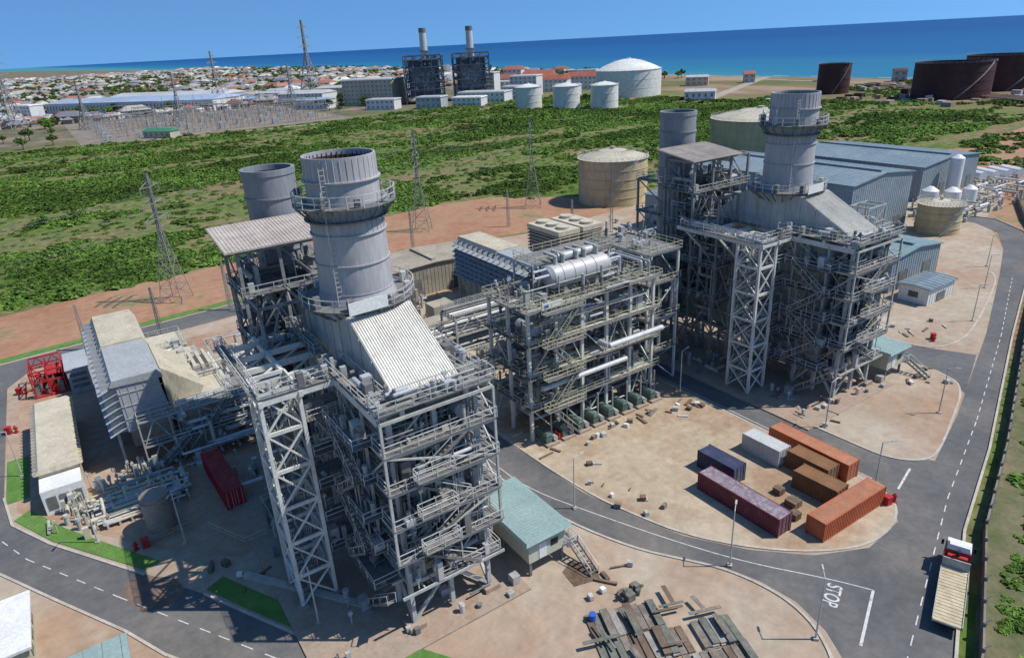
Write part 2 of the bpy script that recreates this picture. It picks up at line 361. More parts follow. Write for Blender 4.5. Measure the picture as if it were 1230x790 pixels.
isl=smooth([(27.2,60),(27.2,24),(28.2,7),(30.2,-1),(32.3,-7),(36.3,-12.8),(41.2,-17.6),(47,-20.8),(53.5,-20.6),(57.8,-18),(58.8,-13),(58.8,60)])
b=B(); b.slab(isl,.01,.12); b.build('pad_concrete',[sandy]); kerb(isl)
isl2=smooth([(65.2,60),(65.2,-9),(66,-13.5),(69,-16.3),(73,-16),(84,-12.6),(92,-10),(96,-7),(96.8,0),(96.8,60)])
b=B(); b.slab(isl2,.01,.12); b.build('pad_concrete',[yardc]); kerb(isl2)
isl3=smooth([(103.5,40),(103.5,7),(104.5,1),(111,-.6),(119,.5),(140,6.5),(155,11.5),(158,16),(154,24),(150,40)])
b=B(); b.slab(isl3,.01,.12); b.build('pad_concrete',[yardc]); kerb(isl3)
ap=smooth([(20.3,60),(20.8,24),(21.3,12),(22.8,3),(25.8,-5),(28.8,-9.5),(31.2,-13),(32.6,-17),(33,-21),(31.8,-25),(28.5,-29),(20,-33)])
kerb(ap)
kerb(lt[1:6]); kerb(lt[6:11]); kerb(lb); kerb(rr,h=.25)
kerb([(-90,111.3),(-36,111.3),(12,116.3),(45,122.3)])
b=B(); b.slab([(-34.8,48),(-30.8,40),(-25.8,32.6),(-21.8,26.8),(-20.2,27.5),(-24.5,34.2),(-29.2,41.8),(-33,49.5)],.02,.10)
b.slab([(-35.7,53),(-35.7,66),(-33,66),(-33,53)],.035,.11)
b.slab([(-16.6,19),(-13.6,13.3),(-8.6,4.3),(-4.6,-1.2),(4,-14),(6,-13),(-2.6,-.2),(-6.6,5.6),(-11.6,14.3),(-14.6,20)],.02,.10)
b.slab([(-90,112),(-36,112),(12,117),(45,123),(45,125),(12,119.5),(-36,114.5),(-90,114.5)],.02,.15)
b.build('lawn',[lawn])
b=B()
def line(pts,w=.14,z=.032,dash=None,mi=0):
    for a,c in zip(pts[:-1],pts[1:]):
        d=Vector((c[0]-a[0],c[1]-a[1],0)); L_=d.length; d.normalize(); n=Vector((-d.y,d.x,0))*w/2; s=0
        while s<L_:
            e=min(L_,s+(dash[0] if dash else L_)); p=Vector((*a,z))+d*s; q=Vector((*a,z))+d*e
            b.quad([p-n,q-n,q+n,p+n]); s=e+(dash[1] if dash else 1)
mid=[((p[0]+q[0])/2,(p[1]+q[1])/2) for p,q in [((31.8,-28.5),(37,-35)),((61.6,-19.1),(64,-24.6)),((84,-13),(86,-17.6)),((119,-1.8),(121,-6)),((156,11.5),(158,7))]]
line([(10,-43)]+mid,.12,.034,(1.5,1.5))
line(smooth([(22.2,60),(22.2,18),(23.1,11),(26,3.5),(30,-6),(34,-14),(39,-21),(41.2,-24.8)]),.12,.034)
line([(41.2,-24.8),(33.5,-28)],.28,.038)
line([(60,-17.2),(65.5,-15.8)],.28,.038)
line([(59.6,50),(59.6,-14)],.12,.034)
ml=[((p[0]+q[0])/2,(p[1]+q[1])/2) for p,q in [((-36,55),(-43.5,50)),((-31,39.5),(-36,36.5)),((-22,26),(-28,22)),((-14,13),(-20,9.5)),((-5,-1.5),(-11,-5)),((6,-18),(-1,-22))]]
line([(-39.7,95)]+ml,.12,.034,(1.5,1.6))
b.build('road_markings',[paint])
tcv=bpy.data.curves.new('STOP','FONT'); tcv.body='STOP'; tcv.size=1.9; tcv.align_x='CENTER'; tcv.align_y='CENTER'; tcv.offset=.02
to=bpy.data.objects.new('road_marking_text',tcv); bpy.context.collection.objects.link(to); to.location=(37.2,-22.6,.036)
to.rotation_euler=(0,0,math.atan2(-.92,.39)-math.pi/2); to.scale=(.75,1.1,1); tcv.materials.append(paint)
# ================================================================ HRSG UNIT
def hrsg():
    u=root('heat_recovery_boiler')
    b=B(); b.slab([(-10.5,-3),(12.5,-3),(12.5,44),(-10.5,44)],.0,.22)
    for x in (0,9):
        for y in (0,7,14,21,28): b.box(x-.9,y-.9,.2,x+.9,y+.9,.8)
    for p in ((-8.6,9.4),(-4.9,9.4),(-8.6,13.6),(-4.9,13.6)): b.box(p[0]-.5,p[1]-.5,.2,p[0]+.5,p[1]+.5,.6)
    b.build('foundation',[concr2],u)
    b=B()
    Z=[.8,5.5,9.5,13.5,17.5,21.5,25]
    frame(b,[0,4.5,9],[0,3.6,7.2],Z,.46,.3,0,.6)
    frame(b,[0,9],[7.2,14,21,28],[.8,5.5,12,18.5,25],.5,.34,0,.5)
    frame(b,[-1.3,10.3],[-1.4,3,8.6],[9.5,13.5,17.5,21.5,25],.24,.2,0,.35)
    for z in Z[1:-1]:
        for x in (1.1,2.2,3.4,5.6,6.7,7.9): b.beam((x,-1.4,z-.05),(x,3.5,z-.05),.12,.2,0)
        for y in (-1.4,1.2): b.beam((-1.4,y,z),(10.4,y,z),.18,.3,0)
    for y in (0,7.2,14,21):
        b.beam((0,y,.8),(4.5,y,5.5),.32,.32,0); b.beam((9,y,.8),(4.5,y,5.5),.32,.32,0)
    for x in (0,9):
        b.beam((x,0,.8),(x,3.6,5.5),.32,.32,0); b.beam((x,7.2,.8),(x,3.6,5.5),.32,.32,0)
    b.build('support_steel',[steel],u)
    b=B()
    for y in (0,4,8): b.beam((-1.4,y,25.3),(10.6,y,25.3),.5,.9,0)
    for x in (-1.2,1.2,7.8,10.2): b.beam((x,-.8,25.0),(x,11,25.0),.42,.75,0)
    b.beam((-8.8,9.3,25.1),(10.4,9.3,25.1),.4,.62,0)
    for y in (13.7,17.3,20.8,24.3): b.beam((-8.8,y,25),(0,y,25),.38,.58,0)
    for x in (-8.6,-4.8): b.beam((x,8.9,25.05),(x,26,25.05),.38,.6,0)
    for k in range(4):
        ya,yb=[9.3,13.7,17.3,20.8,24.3][k:k+2]; b.beam((-8.6,ya,24.95),(-4.8,yb,24.95),.16,.2,0); b.beam((-4.8,ya,24.93),(-1,yb,24.93),.16,.2,0)
    for y in (17.3,24.3):
        b.beam((-8.4,y,24.6),(0,y,17),.28,.28,0)
    for x in (-.35,9.35):
        for (ya,yb) in ((7.2,14),(21,28)):
            for (za,zc) in ((5.5,12),(12,18.5),(18.5,25)): b.beam((x,ya,za),(x,(ya+yb)/2,zc),.2,.2,0); b.beam((x,yb,za),(x,(ya+yb)/2,zc),.2,.2,0)
    b.build('top_girders',[steelw],u)
    b=B()
    b.box(.7,3.8,6.2,8.3,26,24.3,0)
    for z in (8.5,11,13.5,16,18.5,21,23.5): b.box(.5,3.6,z,8.5,26.2,z+.22,0)
    for y in [4+i*2.2 for i in range(11)]: b.box(.45,y,6.2,.75,y+.2,24.3,0); b.box(8.25,y,6.2,8.55,y+.2,24.3,0)
    b.hexa([(2.5,6,4),(6.5,6,4),(6.5,24,4),(2.5,24,4),(1.3,4,6.2),(7.7,4,6.2),(7.7,26,6.2),(1.3,26,6.2)],0)
    b.hexa([(1.8,26.3,5),(7.2,26.3,5),(6.6,36,3.4),(2.4,36,3.4),(1.8,26.3,20),(7.2,26.3,20),(6.6,36,11),(2.4,36,11)],0)
    b.build('casing',[casing],u)
    b=B()
    prof=[(.9,24.4),(.9,26.0),(10.2,30.9),(20,30.9),(26,26.4),(26,24.4)]
    x0,x1=1.2,8.1
    n=len(prof)
    b.quad([(x0,p[0],p[1]) for p in prof],1); b.quad([(x1,p[0],p[1]) for p in prof[::-1]],1)
    for i in range(n):
        p=prof[i];q=prof[(i+1)%n]; b.quad([(x0,p[0],p[1]),(x1,p[0],p[1]),(x1,q[0],q[1]),(x0,q[0],q[1])],0 if i in(0,1) else 1)
    for i in range(26):
        x=x0+.12+i*(x1-x0-.24)/25
        b.beam((x,1.0,26.08),(x,10.1,30.9),.07,.09,0); b.beam((x,.86,24.5),(x,.86,26.0),.07,.08,0)
    for y,z in ((.85,24.6),(.85,26.0)): b.beam((x0-.1,y,z),(x1+.1,y,z),.2,.25,1)
    for i in range(9):
        y=2.4+i*2.6; zt=26.0+(y-.9)*.527 if y<10.2 else (30.9 if y<20 else 30.9-(y-20)*.75)
        b.beam((x0-.05,y,24.7),(x0-.05,y,zt-.1),.16,.16,1); b.beam((x1+.05,y,24.7),(x1+.05,y,zt-.1),.16,.16,1)
    b.build('hood',[caseb,casing],u)
    b=B(); c=(4.5,15.3)
    n=48
    def tube(r0,r1,z0,z1,mi):
        k=len(b.v)
        for r,z in ((r0,z0),(r1,z1)):
            for i in range(n):
                a=2*math.pi*i/n; b.v.append((c[0]+r*math.cos(a),c[1]+r*math.sin(a),z))
        for i in range(n): b.f.append((k+i,k+(i+1)%n,k+n+(i+1)%n,k+n+i)); b.m.append(mi)
    tube(4.3,3.8,30.6,32.2,0); tube(3.8,3.62,32.2,41,0); tube(3.62,3.55,41,45.6,0)
    b.ring(c,3.38,3.56,45.2,45.75,n,0)
    tube(3.4,3.4,45.6,36,1); b.ring(c,0.01,3.4,36,36.1,n,1)
    for i in range(40):
        a=2*math.pi*i/40; b.beam((c[0]+3.38*math.cos(a),c[1]+3.38*math.sin(a),36),(c[0]+3.38*math.cos(a),c[1]+3.38*math.sin(a),45.5),.1,.1,1)
    for z in (32.2,35.2,38.2,43.4): b.ring(c,3.5,3.86,z,z+.14,n,0)
    for i in range(36):
        a=2*math.pi*i/36; b.beam((c[0]+3.58*math.cos(a),c[1]+3.58*math.sin(a),43.5),(c[0]+3.56*math.cos(a),c[1]+3.56*math.sin(a),45.6),.08,.08,0)
        b.beam((c[0]+3.69*math.cos(a),c[1]+3.69*math.sin(a),38.3),(c[0]+3.65*math.cos(a),c[1]+3.65*math.sin(a),41),.06,.06,0)
    b.build('main_stack',[stackm,sooty],u,True)
    b=B()
    def ringplat(r0,r1,z,k=20,bm=0):
        b.ring(c,r0,r1,z-.12,z,40,0)
        pts=[(c[0]+(r1-.06)*math.cos(2*math.pi*i/k),c[1]+(r1-.06)*math.sin(2*math.pi*i/k)) for i in range(k)]
        b.rails(pts,z,1,close=True,t=.08,h=1.2)
        for p in pts:
            d=Vector((p[0]-c[0],p[1]-c[1],0)).normalized(); b.beam((p[0],p[1],z-.15),(c[0]+d.x*r0,c[1]+d.y*r0,z-1.7),.14,.14,0)
            b.beam((p[0],p[1],z-.2),(c[0]+d.x*r0,c[1]+d.y*r0,z-.2),.14,.2,0)
    ringplat(3.65,5.1,41.2); ringplat(4.0,6.0,31.3,24)
    b.ring(c,3.66,4.2,39.6,39.75,40,0)
    for a in (3.9,):
        x=c[0]+3.95*math.cos(a);y=c[1]+3.95*math.sin(a)
        for d in (-.25,.25): b.beam((x+d,y,31),(x+d,y,45),.07,.07,1)
        for i in range(28): b.beam((x-.25,y,31.3+i*.5),(x+.25,y,31.3+i*.5),.05,.05,1)
    for i in range(9):
        a=i*.7+.4; x=c[0]+4.7*math.cos(a);y=c[1]+4.7*math.sin(a); b.beam((x,y,41.2),(x,y,R(42.4,44)),.08,.08,1); b.box(x-.25,y-.2,41.3,x+.25,y+.2,R(41.9,42.6),random.choice((0,1)))
        a+=.3; x=c[0]+5.4*math.cos(a);y=c[1]+5.4*math.sin(a); b.box(x-.3,y-.3,31.3,x+.3,y+.3,R(32,33),random.choice((0,1)))
    b.build('stack_platforms',[steeld,rail],u)
    b=B(); c=(3.3,38)
    tube(3.2,3.2,17,41.8,0); tube(2.95,2.95,41.8,30,1); b.ring(c,2.9,3.3,41.3,42,n,0); b.ring(c,.01,2.95,30,30.1,n,1)
    for z in (20,23,26,29,32,35,38.5): b.ring(c,3.1,3.36,z,z+.18,n,0)
    b.hexa([(-.3,34.5,6),(6.9,34.5,6),(6.9,41.5,6),(-.3,41.5,6),(-.3,34.5,15),(6.9,34.5,15),(6.9,41.5,15),(-.3,41.5,15)],0)
    tube(4.2,3.2,15,17.4,0)
    b.build('bypass_stack',[stackd,sooty],u,True)
    b=B(); 
    frame(b,[-4.6,0,4.5,9],[26.5,33],[0,6,12,18,24,30,35],.36,.26,0,.9)
    frame(b,[-1.6,8.2],[33,42.8],[0,6,12,18,24,30],.34,.26,0,.85)
    frame(b,[-4.6,0],[21,26.5],[6,12,18,24,30],.3,.24,0,.8,z0=0)
    for z in (12,18,24,30): b.deck(-5,26,9.4,33.4,z,1,2)
    for z in (15,21,27): b.deck(-5,28,0,31,z,1,2)
    for z in (18,24,30): b.deck(-2,33.4,-.2,43,z,1,2); b.deck(6.8,33.4,8.6,43,z,1,2)
    for z in (12,18,24): b.deck(-5,21,-.2,26,z,1,2)
    b.deck(-1,16,.0,26,25.5,1,2)
    for z in (30.1,24.1,18.1,12.1): clutter(b,-4.6,26.8,8.6,32.8,z,26,2.8,(0,1,2,2))
    clutter(b,-4.6,21,-.6,26,24.1,12,2.2,(0,1,2)); clutter(b,-4.6,21,-.6,26,18.1,12,2.2,(0,1,2))
    pipes(b,-4.6,26.5,10,9,33,34,44,(.1,.36),(0,2,1,2)); pipes(b,-4.8,21,8,-.2,26,24,20,(.1,.3),(0,2,2))
    for k in range(5): b.stair((-4.2 if k%2 else 3.6,34 ,6+k*6-3),(3.6 if k%2 else -4.2,34,6+k*6+.2),.8,1,2)
    b.build('rear_tower',[mat('steel_mid',(.24,.24,.23),.65,.3,.7),grate,steel],u)
    b=B(); 
    b.hexa([(-6,25.6,35.3),(6.2,25.6,35.3),(6.2,34,36.5),(-6,34,36.5),(-6,25.6,35.5),(6.2,25.6,35.5),(6.2,34,36.7),(-6,34,36.7)],0)
    for i in range(31): x=-5.9+i*.4; b.beam((x,25.6,35.53),(x,34,36.73),.05,.05,0)
    b.build('canopy_roof',[mat('canopy_sheet',(.44,.39,.35),.6,.15,.3,stain=(.5,(.25,.18,.13),.5,.7,.5))],u)
    b=B()
    for k,z in enumerate(Z[1:-1]):
        if k>0: b.deck(-1.4,-1.6,10.6,1.2,z+.2,0,1)
        else: b.deck(3,-1.2,10.2,1.2,z+.2,0,1)
        b.deck(-2.6 if k%2 else -3.2,1.3,-.3,9,z+.2,0,1)
        b.deck(9.3,1.3,10.8,9,z+.2,0,1)
        b.box(.3,1.2,z+.1,8.7,3.6,z+.18,0)
        b.deck(-4.6,9.3,-.3,11.5 if k%2 else 14,z+.2,0,1,True)
        b.deck(9.4,9.2,10.6,26,z+.3,0,1)
        if k in (1,2,3): b.deck(1.0,-2.9,5,-1.7,z+1.2,0,1)
    b.deck(-1.5,14.2,-.4,26,18.7,0,1)
    b.deck(-1.4,-1.6,10.6,.6,25.9,0,1); b.deck(8.6,.8,10.5,12,25.9,0,1); b.deck(-1.5,.8,.6,12,25.9,0,1); b.deck(-8.8,9,-1.8,10.2,25.6,0,1); b.deck(-9.2,10.3,-8.2,25,25.6,0,1)
    b.rails([(1.5,4),(7.5,4)],6,1)
    for k in range(5):
        z=Z[k+1]+.2
        if k<4:
            b.stair((-2.9,2.2 if k%2 else 7.6,z),(-2.9,7.6 if k%2 else 2.2,z+4),.8,0,1)
            b.stair((1.2 if k%2 else 7.5,-1.1,z),(7.5 if k%2 else 1.2,-1.1,z+4),.8,0,1)
    b.stair((-2.5,5.5,.2),(-2.5,-1.2,5.7),.9,0,1)
    b.build('platforms',[grate,rail],u)
    b=B()
    for z in Z[1:-1]:
        clutter(b,.2,-1.3,8.8,3.2,z+.2,30,2.8,(0,1,2,3)); clutter(b,-2.4,1.5,-.6,8.6,z+.2,8,1.8,(0,1,2)); clutter(b,9.4,1.5,10.6,8.6,z+.2,7,1.8,(0,1,2)); clutter(b,-4.4,9.6,-.6,11.4,z+.2,6,1.8,(0,1,2))
        b.beam((-.2,-.4,z+3.2),(9.2,-.4,z+3.2),.5,.12,3)
    clutter(b,-1.4,-1.4,10.4,.5,26,16,1.6,(0,1,2)); clutter(b,-8.5,9.3,-2,10.1,25.7,8,1.5,(0,1,2)); clutter(b,8.8,1,10.3,11.6,26,10,1.6,(0,1,2)); clutter(b,-1.3,1,.4,11.6,26,10,1.6,(0,1,2))
    pipes(b,.4,.5,5,8.6,3.4,25,60,(.07,.3),(0,1,2,3)); pipes(b,-.8,4,6,.4,25,24,16,(.07,.2),(0,1,3)); pipes(b,8.6,4,6,9,25,24,24,(.07,.2),(0,1))
    pipes(b,-1.2,-1.2,6,10,-.2,25,30,(.05,.12),(0,1,2)); pipes(b,-2.6,1.5,6,-1.4,8.6,25,20,(.05,.12),(0,1,2))
    pipes(b,1,4,1.5,8,22,5.4,20,(.12,.35),(0,1,2))
    for x in (2.2,4.5,6.8): b.cyl((x,2.6,6),(x,2.6,24.6),.38,n=14,mi=1)
    for z in (10.6,15,19.4): b.cyl((1,2.2,z),(8,2.2,z),.5,n=14,mi=0)
    for (x,z) in ((7.6,21.8),(1.5,17.8),(6.5,13.8)): b.cyl((x,.1,z+.9),(x,2.6,z+.9),.75,n=18,mi=1)
    for y in (12,19): b.cyl((.2,y,5),(.2,y,24.5),.22,n=12,mi=1)
    clutter(b,-9,-2.5,12,8,.25,24,1.3,(0,1,2)); clutter(b,1,8,8,36,.25,40,2.6,(0,1,2)); clutter(b,-9,16,0,40,.25,40,2.4,(0,1,2,3))
    b.build('pipework',[pipeg,silver,steeld,beige],u)
    b=B()
    zt=[.5]+[4.3*i for i in range(1,7)]
    frame(b,[-8.6,-4.9],[9.4,13.6],zt,.36,.26,0,0)
    for a,c2 in zip(zt[:-1],zt[1:]):
        for y in (9.4,13.6): b.beam((-8.6,y,a),(-4.9,y,c2),.17,.17,0); b.beam((-4.9,y,a),(-8.6,y,c2),.17,.17,0)
        for x in (-8.6,-4.9): b.beam((x,9.4,a),(x,13.6,c2),.17,.17,0); b.beam((x,13.6,a),(x,9.4,c2),.17,.17,0)
        m_=(a+c2)/2
        b.stair((-7.8,9.9,a),(-7.8,13.1,m_),.8,1,2); b.stair((-5.8,13.1,m_),(-5.8,9.9,c2),.8,1,2)
        b.box(-8.4,12.9,m_-.05,-5.1,13.5,m_,1); b.box(-8.4,9.5,c2-.05,-5.1,10.1,c2,1)
    b.build('stair_tower',[steelw,grate,rail],u)
    b=B(); 
    b.obox((3.2,9.2,32.0),(4.2,.06,1.3),.06,0); b.obox((2.0,9.13,32.1),(.8,.06,.6),.06,1)
    b.build('banner',[whitep,bluep],u)
    return u
u1=hrsg()
u2=dup(u1,'heat_recovery_boiler',(74,1,0))
# ================================================================ gas turbine + filter house
def gasturbine():
    u=root('gas_turbine_hall')
    b=B()
    x0,x1=-21.5,-13.2
    for y in (53,60,67,74,81):
        for x in (x0+.8,x1-.4): b.beam((x,y,0),(x,y,8.5),.35,.35,2)
    for y in (53,60,67,74): b.beam((x0+.8,y,.5),(x0+.8,y+7,7),.2,.2,2); 
    for (ya,yb,mt) in ((51.4,66,1),(66.02,82,0)):
        top=14.6 if mt==0 else 14.3
        b.hexa([(x0+2.2,ya,6.0),(x1,ya,6.0),(x1,yb,6.0),(x0+2.2,yb,6.0),(x0+2.2,ya,top-.2),(x1-.8,ya,top-.2),(x1-.8,yb,top-.2),(x0+2.2,yb,top-.2)],mt)
        b.hexa([(x0+1.4,ya-.2,top-.9),(x1,ya-.2,top-1.2),(x1,yb,top-1.2),(x0+1.4,yb,top-.9),(x0+1.9,ya-.2,top),(x1-.6,ya-.2,top),(x1-.6,yb,top),(x0+1.9,yb,top)],mt)
        for k in range(20): yy=ya+k*(yb-ya)/20; b.beam((x0+1.9,yy,top+.03),(x1-.6,yy,top+.03),.06,.06,mt)
    b.box(x0+2.5,58,.1,x1-.6,81.5,6.2,0)
    for k in range(8): b.box(x0+2.42,58.5+k*2.9,.3,x0+2.5,60+k*2.9,5.8,2)
    for k in range(7):
        z=6.4+k*1.1
        b.hexa([(x0-.2,51.4,z-.5),(x0,51.4,z-.5),(x0,82,z-.5),(x0-.2,82,z-.5),(x0+2.2,51.4,z+.35),(x0+2.2,51.4,z+.45),(x0+2.2,82,z+.45),(x0+2.2,82,z+.35)],1)
    for k in range(15): y=52+k*2.1; b.box(x0+.3,y,6.0,x0+2.3,y+.1,13.9,1)
    for k in range(6): b.box(x0+2.6+k*1,51.32,6.3,x0+2.68+k*1,51.4,13.2,1)
    for z in (8,10,12): b.box(x0+2.3,51.3,z,x1-.3,51.38,z+.12,1)
    b.hexa([(-13.2,54,6.8),(-10.5,54,4),(-10.5,66,4),(-13.2,66,6.8),(-13.2,54,13.4),(-8,54,8.8),(-8,66,8.8),(-13.2,66,13.4)],0)
    for k in range(11): y=54.2+k*1.15; b.beam((-13.2,y,13.42),(-8,y,8.82),.12,.12,0)
    for (a,c,d,e,h,m_) in ((-12,51,-5,60,7.6,0),(-11.8,60.2,-4.6,68,8.4,3),(-11,68.2,-5.5,78,6.5,0),(-12,78.4,-7,84,5,3),(-4.6,56,-1,68,5.2,2),(-17,83.5,-6,92,5,0),(0,60,7,70,5.5,3),(1.5,45,6,57,8,3)):
        b.box(a,c,0,d,e,h,m_); 
        n=int((e-c)/.9)
        for i in range(n): b.box(a-.06,c+.3+i*.9,.3,d+.06,c+.42+i*.9,h+.07,m_)
        n=int((d-a)/.9)
        for i in range(n): b.box(a+.3+i*.9,c-.06,.3,a+.42+i*.9,e+.06,h-.06,m_)
        b.box(a-.15,c-.15,h,d+.15,e+.15,h+.05,m_)
        b.rails([(a,c),(d,c),(d,e),(a,e)],h,2,close=True)
        for _ in range(7): x=R(a+.6,d-.6);y=R(c+.6,e-.6); s=R(.3,.7); b.box(x-s,y-s,h,x+s,y+s,h+R(.3,1.3),random.choice((0,1,2)))
    for i in range(6): b.box(-11.3+i*1.1,60.5,8.5,-10.8+i*1.1,67.5,9.6,0)
    b.build('enclosures',[beige,greyroof,steel,caseb],u)
    b=B()
    for z in (4,8): b.deck(-18,49,-4.6,50.8,z,0,1); b.deck(-4.4,52,-.6,56,z,0,1)
    b.stair((-17,48.2,.1),(-12,48.2,4),.8,0,1); b.stair((-10,48.2,4),(-6,48.2,8),.8,0,1)
    frame(b,[-18,-14,-10,-4],[49,50.6],[0,4,8],.2,.16,2,.6)
    pipes(b,-14,47,.5,8,53,8,34,(.1,.4),(1,2,3)); pipes(b,-4,54,.5,10,80,7,40,(.1,.4),(1,2,3))
    clutter(b,-20,45,10,52,.03,60,2.4,(0,1,2,3)); clutter(b,-4,68,14,90,.03,80,3.4,(0,1,2,3)); clutter(b,-26,84,-4,100,.03,40,3,(0,1,2,3))
    b.build('auxiliaries',[grate,rail,pipeg,silver],u)
    return u
gt=gasturbine()
g2=dup(gt,'gas_turbine_hall',(74,1,0))
def rack(name,x0,x1,y0,y1,zs,step=6,seed=1):
    u=root(name); b=B(); xs=[x0+i*(x1-x0)/max(1,int((x1-x0)/step)) for i in range(int((x1-x0)/step)+1)]
    frame(b,xs,[y0,y1],[0]+zs,.3,.22,0,.3)
    for z in zs[:]:
        y=y0+.3
        while y<y1-.2:
            r=R(.08,.26); b.cyl((x0,y+r,z+.2+r),(x1,y+r,z+.2+r),r,n=10,mi=random.choice((1,2,2,3,3))); y+=2*r+R(.1,.5)
    b.deck(x0,y1-.8,x1,y1,zs[-1]+.4,3,0)
    b.build('rack',[steel,silver,pipeg,steeld],u); return u
rack('pipe_rack',12,30,42,47,[7,10])
rack('pipe_rack',55.5,73,38,43,[8,12,16])
rack('pipe_rack',30,56,42,47,[7,10,13],6)
# ================================================================ central steel block
def central():
    u=root('feedwater_pump_structure'); b=B()
    xs=[30,34.8,39.6,44.4,49.2,54]; ys=[21,26,31]; Z=[0,5.5,10.5,15.5,20.5]
    frame(b,xs,ys,Z,.44,.32,0,.4)
    frame(b,[54.8,61.5],[23,29,36],[0,6,12,18,23],.36,.26,0,.7)
    frame(b,[34.8,39.6,44.4,49.2],[26,31],[20.5,25],.26,.2,0,.4)
    for z in Z[1:]:
        for i in range(16): b.beam((31+i*1.5,20.9,z-.1),(31+i*1.5,31,z-.1),.12,.2,0)
    b.build('steel_frame',[steelw],u)
    b=B()
    for k,z in enumerate(Z[1:]):
        b.deck(29.2,19.8,54.8,21.6,z+.2,0,1); b.deck(29.2,29.6,54.8,31.6,z+.2,0,1)
        for i in range(4): x=29.2+i*6.6; b.deck(x,22.5,x+R(2,4.5),28.9,z+.2,0,1)
        for i in range(4): b.rails([(31+i*6,24),(36+i*6,24)],z+.2,1)
    b.deck(35,25.6,49.5,31.5,25.2,0,1)
    for z in (6,12,18,23): b.deck(54.6,22.6,62,36.4,z+.2,0,1)
    for k in range(4): b.stair((32 if k%2 else 37,18.6,Z[k]+.1),(37 if k%2 else 32,18.6,Z[k+1]+.2),.9,0,1); b.deck(31,18,38,19.2,Z[k+1]+.2,0,1)
    b.build('platforms',[grate,railY],u)
    b=B()
    for z in Z[1:]:
        clutter(b,30,21,54,31,z+.25,80,2.8,(0,1,2,0)); pipes(b,30,20,z,54,31,z+4.4,26,(.06,.28),(0,1,2))
    b.cyl((31,19.3,9.2),(47,19.3,9.2),.38,n=14,mi=1); b.cyl((43,18.8,12.6),(54,18.8,12.6),.45,n=14,mi=1); b.cyl((43,18.8,12.6),(43,22,12.6),.45,n=14,mi=1)
    for k in range(5): b.cyl((32+k*4.5,22,17),(32+k*4.5,26,17),.8,n=16,mi=random.choice((0,1)))
    clutter(b,55.8,24,61,36,18.2,24,2,(0,1,2)); clutter(b,55.8,24,61,36,23.2,18,2,(0,1,2)); pipes(b,30,21,.5,54,31,5,36,(.12,.35),(0,1,2)); pipes(b,55,23,2,61,36,24,40,(.08,.35),(0,1,2))
    b.build('equipment',[pipeg,silver,steeld],u)
    b=B()
    b.cyl((36.5,24.4,23.4),(46.5,24.4,23.4),1.75,n=32,mi=0)
    for s,x in ((-1,36.5),(1,46.5)):
        b.cyl((x,24.4,23.4),(x+s*.6,24.4,23.4),1.75,1.35,n=32,mi=0); b.cyl((x+s*.6,24.4,23.4),(x+s*.9,24.4,23.4),1.35,.6,n=32,mi=0)
    for x in (38,40,42,44): b.cyl((x,24.4,23.4),(x+.15,24.4,23.4),1.82,n=32,mi=0)
    for x in (37.6,39,41.5,43,45.3): b.cyl((x,24.4,24.9),(x,24.4,26.4),.3,n=12,mi=1); b.cyl((x,24.4,26.3),(x,27,26.3),.25,n=12,mi=1)
    b.cyl((38.5,25.2,25.8),(45,25.2,25.8),.6,n=24,mi=0)
    for x in (38.5,44.5): b.box(x-.3,23.2,20.8,x+.3,25.6,22.2,1)
    b.build('drum',[mat('drum_cladding',(.46,.46,.45),.5,.15,.8,metal=.15,stain=(.8,(.25,.22,.19),.5,.7,.5)),steel],u,True)
    b=B()
    for i in range(8):
        x=30.6+i*3.0; b.box(x,18.0,.15,x+2.3,21.8,.45,1); b.box(x+.2,18.6,.45,x+1.3,21.2,1.7,0)
        b.hexa([(x+.15,18.5,1.7),(x+1.35,18.5,1.7),(x+1.35,21.3,1.7),(x+.15,21.3,1.7),(x+.4,18.7,2.0),(x+1.1,18.7,2.0),(x+1.1,21.1,2.0),(x+.4,21.1,2.0)],0)
        b.cyl((x+1.8,18.4,1.0),(x+1.8,20.6,1.0),.4,n=14,mi=2); b.cyl((x+1.8,19.5,1.3),(x+1.8,19.5,5),.12,n=8,mi=2)
    b.build('feed_pumps',[greenp,concr2,pipeg],u)
    b=B(); b.box(31.5,19.5,20.9,35,19.56,21.9,0); b.box(31.8,19.47,21.1,32.6,19.5,21.7,1); b.build('banner',[whitep,bluep],u)
central()
